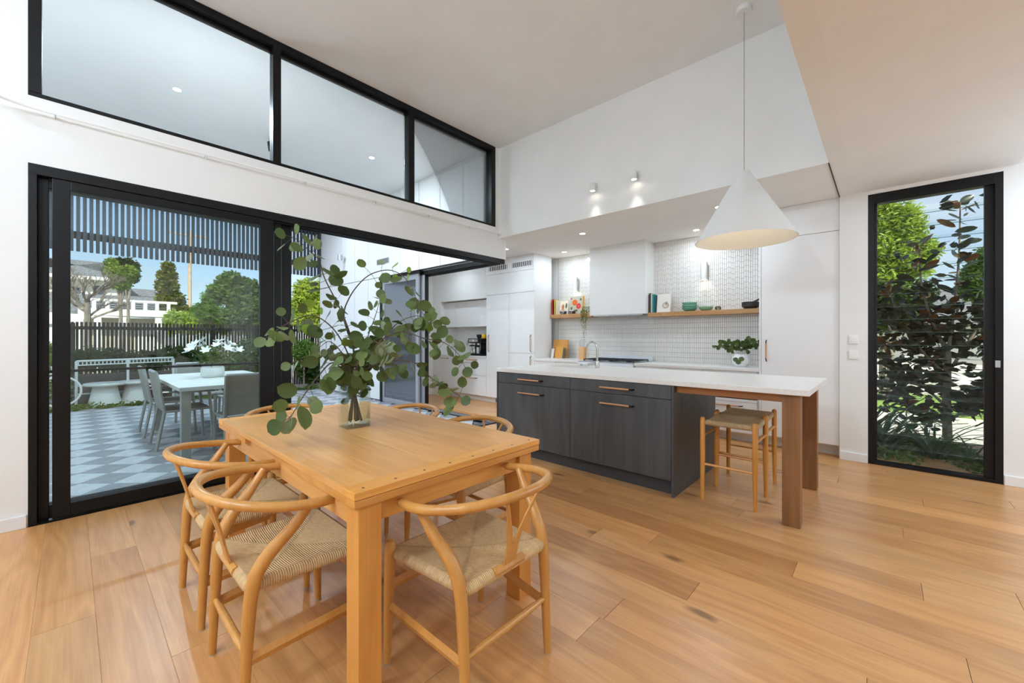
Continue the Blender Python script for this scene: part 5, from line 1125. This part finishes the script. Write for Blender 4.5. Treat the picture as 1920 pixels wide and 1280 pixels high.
# house left
Y = 34.0; xa, xb = X_(60, Y), X_(222, Y); hs = thing('neighbour_house', 'white two-storey house with grey roof behind the bare tree', 'building', (xa, Y, -.1)); L_ = xb - xa; z1 = Z_(160, 522, Y); z0 = 0
bx(0, L_, 0, 8, 0, z1).build('wall', HOUSEW, hs)
bx(-.6, L_ + .5, -.7, 8.6, z1, z1 + .18).build('eave', HOUSEW, hs); zr = Z_(160, 488, Y)
MB().add([(-.6, -.7, z1 + .18), (L_ + .5, -.7, z1 + .18), (L_ + .5, 8.6, z1 + .18), (-.6, 8.6, z1 + .18), (3, 4, zr + .6), (L_ - 3, 4, zr + .6)], [(0, 1, 5, 4), (1, 2, 5), (2, 3, 4, 5), (3, 0, 4), (3, 2, 1, 0)]).build('roof', ROOFT, hs)
for u0, u1, v0, v1 in ((132, 150, 535, 548), (176, 196, 532, 548)): bx(X_(u0, Y) - xa, X_(u1, Y) - xa, -.06, .02, Z_(u0, v1, Y), Z_(u0, v0, Y)).build('window', mat('dark_window', (70, 78, 88), .2) if 'dark_window' not in MATS else MATS['dark_window'], hs)
bx(L_ - .2, L_ + 3.2, .5, 4, Z_(230, 553, Y), Z_(230, 549, Y)).build('porch_eave', HOUSEW, hs)
MB().add([(L_ - .2, .4, Z_(230, 549, Y)), (L_ + 3.3, .4, Z_(230, 549, Y)), (L_ + 2.6, 2.4, Z_(230, 530, Y)), (L_ - .2, 2.4, Z_(230, 530, Y)), (L_ + 3.3, 4.2, Z_(230, 549, Y)), (L_ - .2, 4.2, Z_(230, 549, Y))], [(0, 1, 2, 3), (3, 2, 4, 5), (1, 4, 2)]).build('porch_roof', ROOFT, hs)
bx(L_ + 2.6, L_ + 2.8, .6, .8, 0, Z_(230, 553, Y)).build('porch_post', HOUSEW, hs); bx(L_ + .4, L_ + .6, .6, .8, 0, Z_(230, 553, Y)).build('porch_post', HOUSEW, hs)

# ---- outside the louvre window (towards +X)
def xp(u, v, X): return atX(u, v, X)
mt_ = thing('magnolia_tree', 'young magnolia with large glossy dark leaves outside the louvre window', 'tree', (6.90, -.55, -.12)); b = MB()
forks = []
for (dy, dx, z, r) in ((-.02, .0, 1.15, .035),): b.tube([(0, 0, 0), (.01, .01, .6), (0, 0, 1.2)], [.045, .038, .030], 8)
b.build('trunk', BARK, mt_, smooth=True)
arms = [((0, 0, 1.15), (.02, -.05, 1.7), (.03, -.09, 2.3), (.03, -.10, 2.92)), ((0, 0, 1.15), (-.05, .14, 1.6), (-.08, .22, 2.0), (-.08, .24, 2.45)), ((0, 0, .9), (0, .24, 1.25), (.0, .42, 1.6), (0, .50, 2.05)), ((0, 0, .95), (.05, -.16, 1.3), (.05, -.28, 1.6), (.04, -.36, 1.95)),
        ((0, 0, .55), (-.05, .22, .8), (-.08, .40, .95), (-.08, .56, 1.25)), ((0, 0, .5), (.0, -.18, .65), (.04, -.34, .8), (.04, -.44, 1.15)), ((0, 0, .7), (.1, .1, 1.0), (.12, .18, 1.3), (.12, .2, 1.6)), ((0, 0, .35), (-.1, .2, .45), (-.16, .42, .62), (-.2, .5, .85)), ((0, 0, .4), (.0, -.22, .6), (-.05, -.36, .7), (-.05, -.42, .95))]
ML = leafmesh('magnolia_leaf', .20, .044, MAG, cup=.14); nl = 0; lv = []
for A in arms:
    P = spline(A, 7); MB().tube(P, [.017 - .012 * i / len(P) for i in range(len(P))], 6).build('branch', BARK, mt_, smooth=True)
    for i in range(4, len(P)):
        for q in range(2 if i < len(P) - 1 else 6): lv.append((P[i] + Vector((rnd.uniform(-.03, .03), rnd.uniform(-.05, .05), rnd.uniform(-.03, .03))), (P[i] - P[i - 1]).normalized()))
rnd.shuffle(lv)
extra = []
while len(lv) + len(extra) < 298:
    a, d = rnd.choice(lv); extra.append((a + Vector((rnd.uniform(-.12, .12), rnd.uniform(-.14, .14), rnd.uniform(-.10, .06))), d))
for a, d in (lv + extra)[:298]:
    ang = rnd.uniform(0, 2 * PI); dd = Vector((math.cos(ang), math.sin(ang), rnd.uniform(-.1, .75))); place_leaf(mt_, a, dd, Vector((rnd.uniform(-1.1, .4), rnd.uniform(-.7, .7), rnd.uniform(.2, 1))), ML, rnd.uniform(.65, 1.05))
fb = MB()
for _ in range(1500):
    a, d = rnd.choice(lv); z_ = rnd.random() ** .8
    if a.z > 1.7 and rnd.random() < .75: continue
    c_ = Vector((a.x + rnd.uniform(-.18, .18), a.y + rnd.gauss(0, .13), a.z + rnd.uniform(-.14, .10))); u = Vector((rnd.gauss(0, 1), rnd.gauss(0, 1), rnd.gauss(.2, .5))).normalized(); w_ = u.orthogonal().normalized(); w_ = Matrix.Rotation(rnd.uniform(0, 6.28), 3, u) @ w_; L2 = rnd.uniform(.05, .085)
    fb.add([c_ - u * L2, c_ + w_ * L2 * .42 - u * L2 * .2, c_ + w_ * L2 * .36 + u * L2 * .45, c_ + u * L2, c_ - w_ * L2 * .36 + u * L2 * .45, c_ - w_ * L2 * .42 - u * L2 * .2], [(0, 1, 2, 3, 4, 5)])
o = fb.build('inner_leaves', MAGI, mt_); o['kind'] = 'stuff'
# strap-leaved clumps
def strap(L_, w, droop, m, n=8):
    b = MB(); vs = []
    for i in range(n + 1):
        t = i / n; y = L_ * (t * .75 + .0) * (1 if droop < .5 else 1); z = L_ * (t * .9 - droop * t * t); ww = w * (1 - t ** 3) * .5 + .001
        vs += [(-ww, y * (.35 + .65 * t), z), (0, y * (.35 + .65 * t), z - .004), (ww, y * (.35 + .65 * t), z)]
    F = [(3 * i + k_, 3 * i + 1 + k_, 3 * i + 4 + k_, 3 * i + 3 + k_) for i in range(n) for k_ in (0, 1)]; b.add(vs, F); return b.mesh('strap_leaf', m, smooth=True, ang=80)
SL = [strap(.62, .034, .35, STRAP), strap(.55, .03, .75, STRAP), strap(.7, .03, .55, STRAP)]
for (x, y, n, sc, lab) in ((6.12, -.02, 44, 1.0, 'strap-leaved clump outside the louvre window, leftmost and tallest'), (6.1, -.36, 40, .75, 'strap-leaved clump outside the louvre window, middle'), (6.5, .12, 34, .95, 'strap-leaved clump behind the leftmost one, near the driveway'), (6.1, -.70, 30, .5, 'low strap-leaved clump at the right foot of the louvre window')):
    t = thing('strap_leaf_plant', lab, 'plant', (x, y, -.12), 0, 'strap-leaved plants by the louvre window')
    for i in range(n):
        s_ = 1.35 * sc * rnd.uniform(.7, 1.1); rz_ = rnd.uniform(0, 2 * PI); me_ = rnd.choice(SL)
        while x - math.sin(rz_) * .62 * s_ < 5.58: rz_ = rnd.uniform(0, 2 * PI)
        o = link('leaf', me_, t, 0, (rnd.uniform(-.05, .05), rnd.uniform(-.05, .05), 0), rz_); o.rotation_euler[0] = rnd.uniform(.0, .35); o.scale = (s_, s_, s_ * 1.15)
lw = thing('ground_cover_bed', 'low green ground cover around the magnolia foot', 'plants', (6.4, -.5, -.10)); leafcloud('foliage', 8000, [(.55 * math.sin(k_ * 1.7), -.9 + .22 * k_, .05, .45, .25, .10) for k_ in range(9)], GREEN2, lw, .032)
struct('ground_bed', bx(5.49, 7.7, -6, 3, -.13, -.095), noisy('dark_mulch', (44, 36, 28), (74, 60, 46), 30, .95))
struct('ground_lawn', bx(10.2, 13.6, -12, 12, -.12, -.10), LAWN)
tag(bx(13.6, 22, -14, 14, -.12, -.11).build('road', CONC), 'pale driveway surface beyond the lawn strip', 'road')
# neighbour across
gw = thing('white_garage', 'bright white garage wall with grey roof across the street', 'building', (17.0, -1.0, -.1))
bx(0, 5, -5, 2.6, 0, 1.75).build('wall', HOUSEW, gw)
MB().add([(-.6, -5.6, 1.75), (-.6, 3.0, 1.75), (3, 3.0, 3.0), (3, -5.6, 3.0), (-.6, -5.6, 1.63), (-.6, 3.0, 1.63), (3, 3.0, 2.88), (3, -5.6, 2.88)], [(3, 2, 1, 0), (4, 5, 6, 7), (0, 1, 5, 4), (1, 2, 6, 5), (2, 3, 7, 6), (3, 0, 4, 7)]).build('roof', ROOFT, gw)
gf = thing('grey_green_fence', 'pale grey-green panel fence behind the magnolia on the left', 'fence', (15.2, 1.6, -.1))
for i in range(16): bx(0, .04, -1.6 + i * .25, -1.6 + i * .25 + .235, .9 if i < 40 else 0, 1.78).build('paling', noisy('grey_green_paling', (150, 162, 156), (170, 182, 176), 8, .8) if 'grey_green_paling' not in MATS else MATS['grey_green_paling'], gf)
bx(-.02, .05, -1.6, 2.4, 0, .9).build('base_wall', HOUSEW, gf)
def xtree(label, X, u, vt, E_, m, n, size=4.0, asp=.4):
    o_ = atX(u, 600, X); out = []
    for (uu, vv, ru, rv) in E_:
        q = atX(uu, vv, X); k_ = (atX(uu, vv - 1, X).z - q.z); ky = abs(atX(uu + 1, vv, X).y - q.y); out.append((0, q.y - o_.y, q.z + .1, ru * ky * .8, ru * ky, rv * k_))
    return tree(label, (X, o_.y, -.1), atX(u, vt, X).z + .1, out, m, n, size * k_, 'tree', 'tree', asp, .06)
xtree('tall bright green tree at upper left of the louvre window', 12.6, 1655, 560, [(1655, 410, 40, 34), (1700, 430, 40, 36), (1660, 470, 50, 36), (1710, 490, 45, 40), (1665, 520, 45, 36), (1740, 470, 26, 26), (1640, 380, 40, 30), (1700, 400, 30, 20)], GREEN1, 13000, 5.0, .3)
xtree('dark green tree below the bright one outside the louvre window', 11.6, 1670, 640, [(1660, 560, 50, 30), (1700, 580, 45, 30), (1650, 600, 40, 26), (1730, 550, 30, 26)], GREEN2, 7000, 4.5)
xtree('leafy green tree at the right of the louvre window', 13.4, 1850, 640, [(1850, 490, 34, 30), (1832, 520, 36, 34), (1860, 545, 40, 34), (1815, 545, 24, 20)], GREEN3, 6000, 4.0)
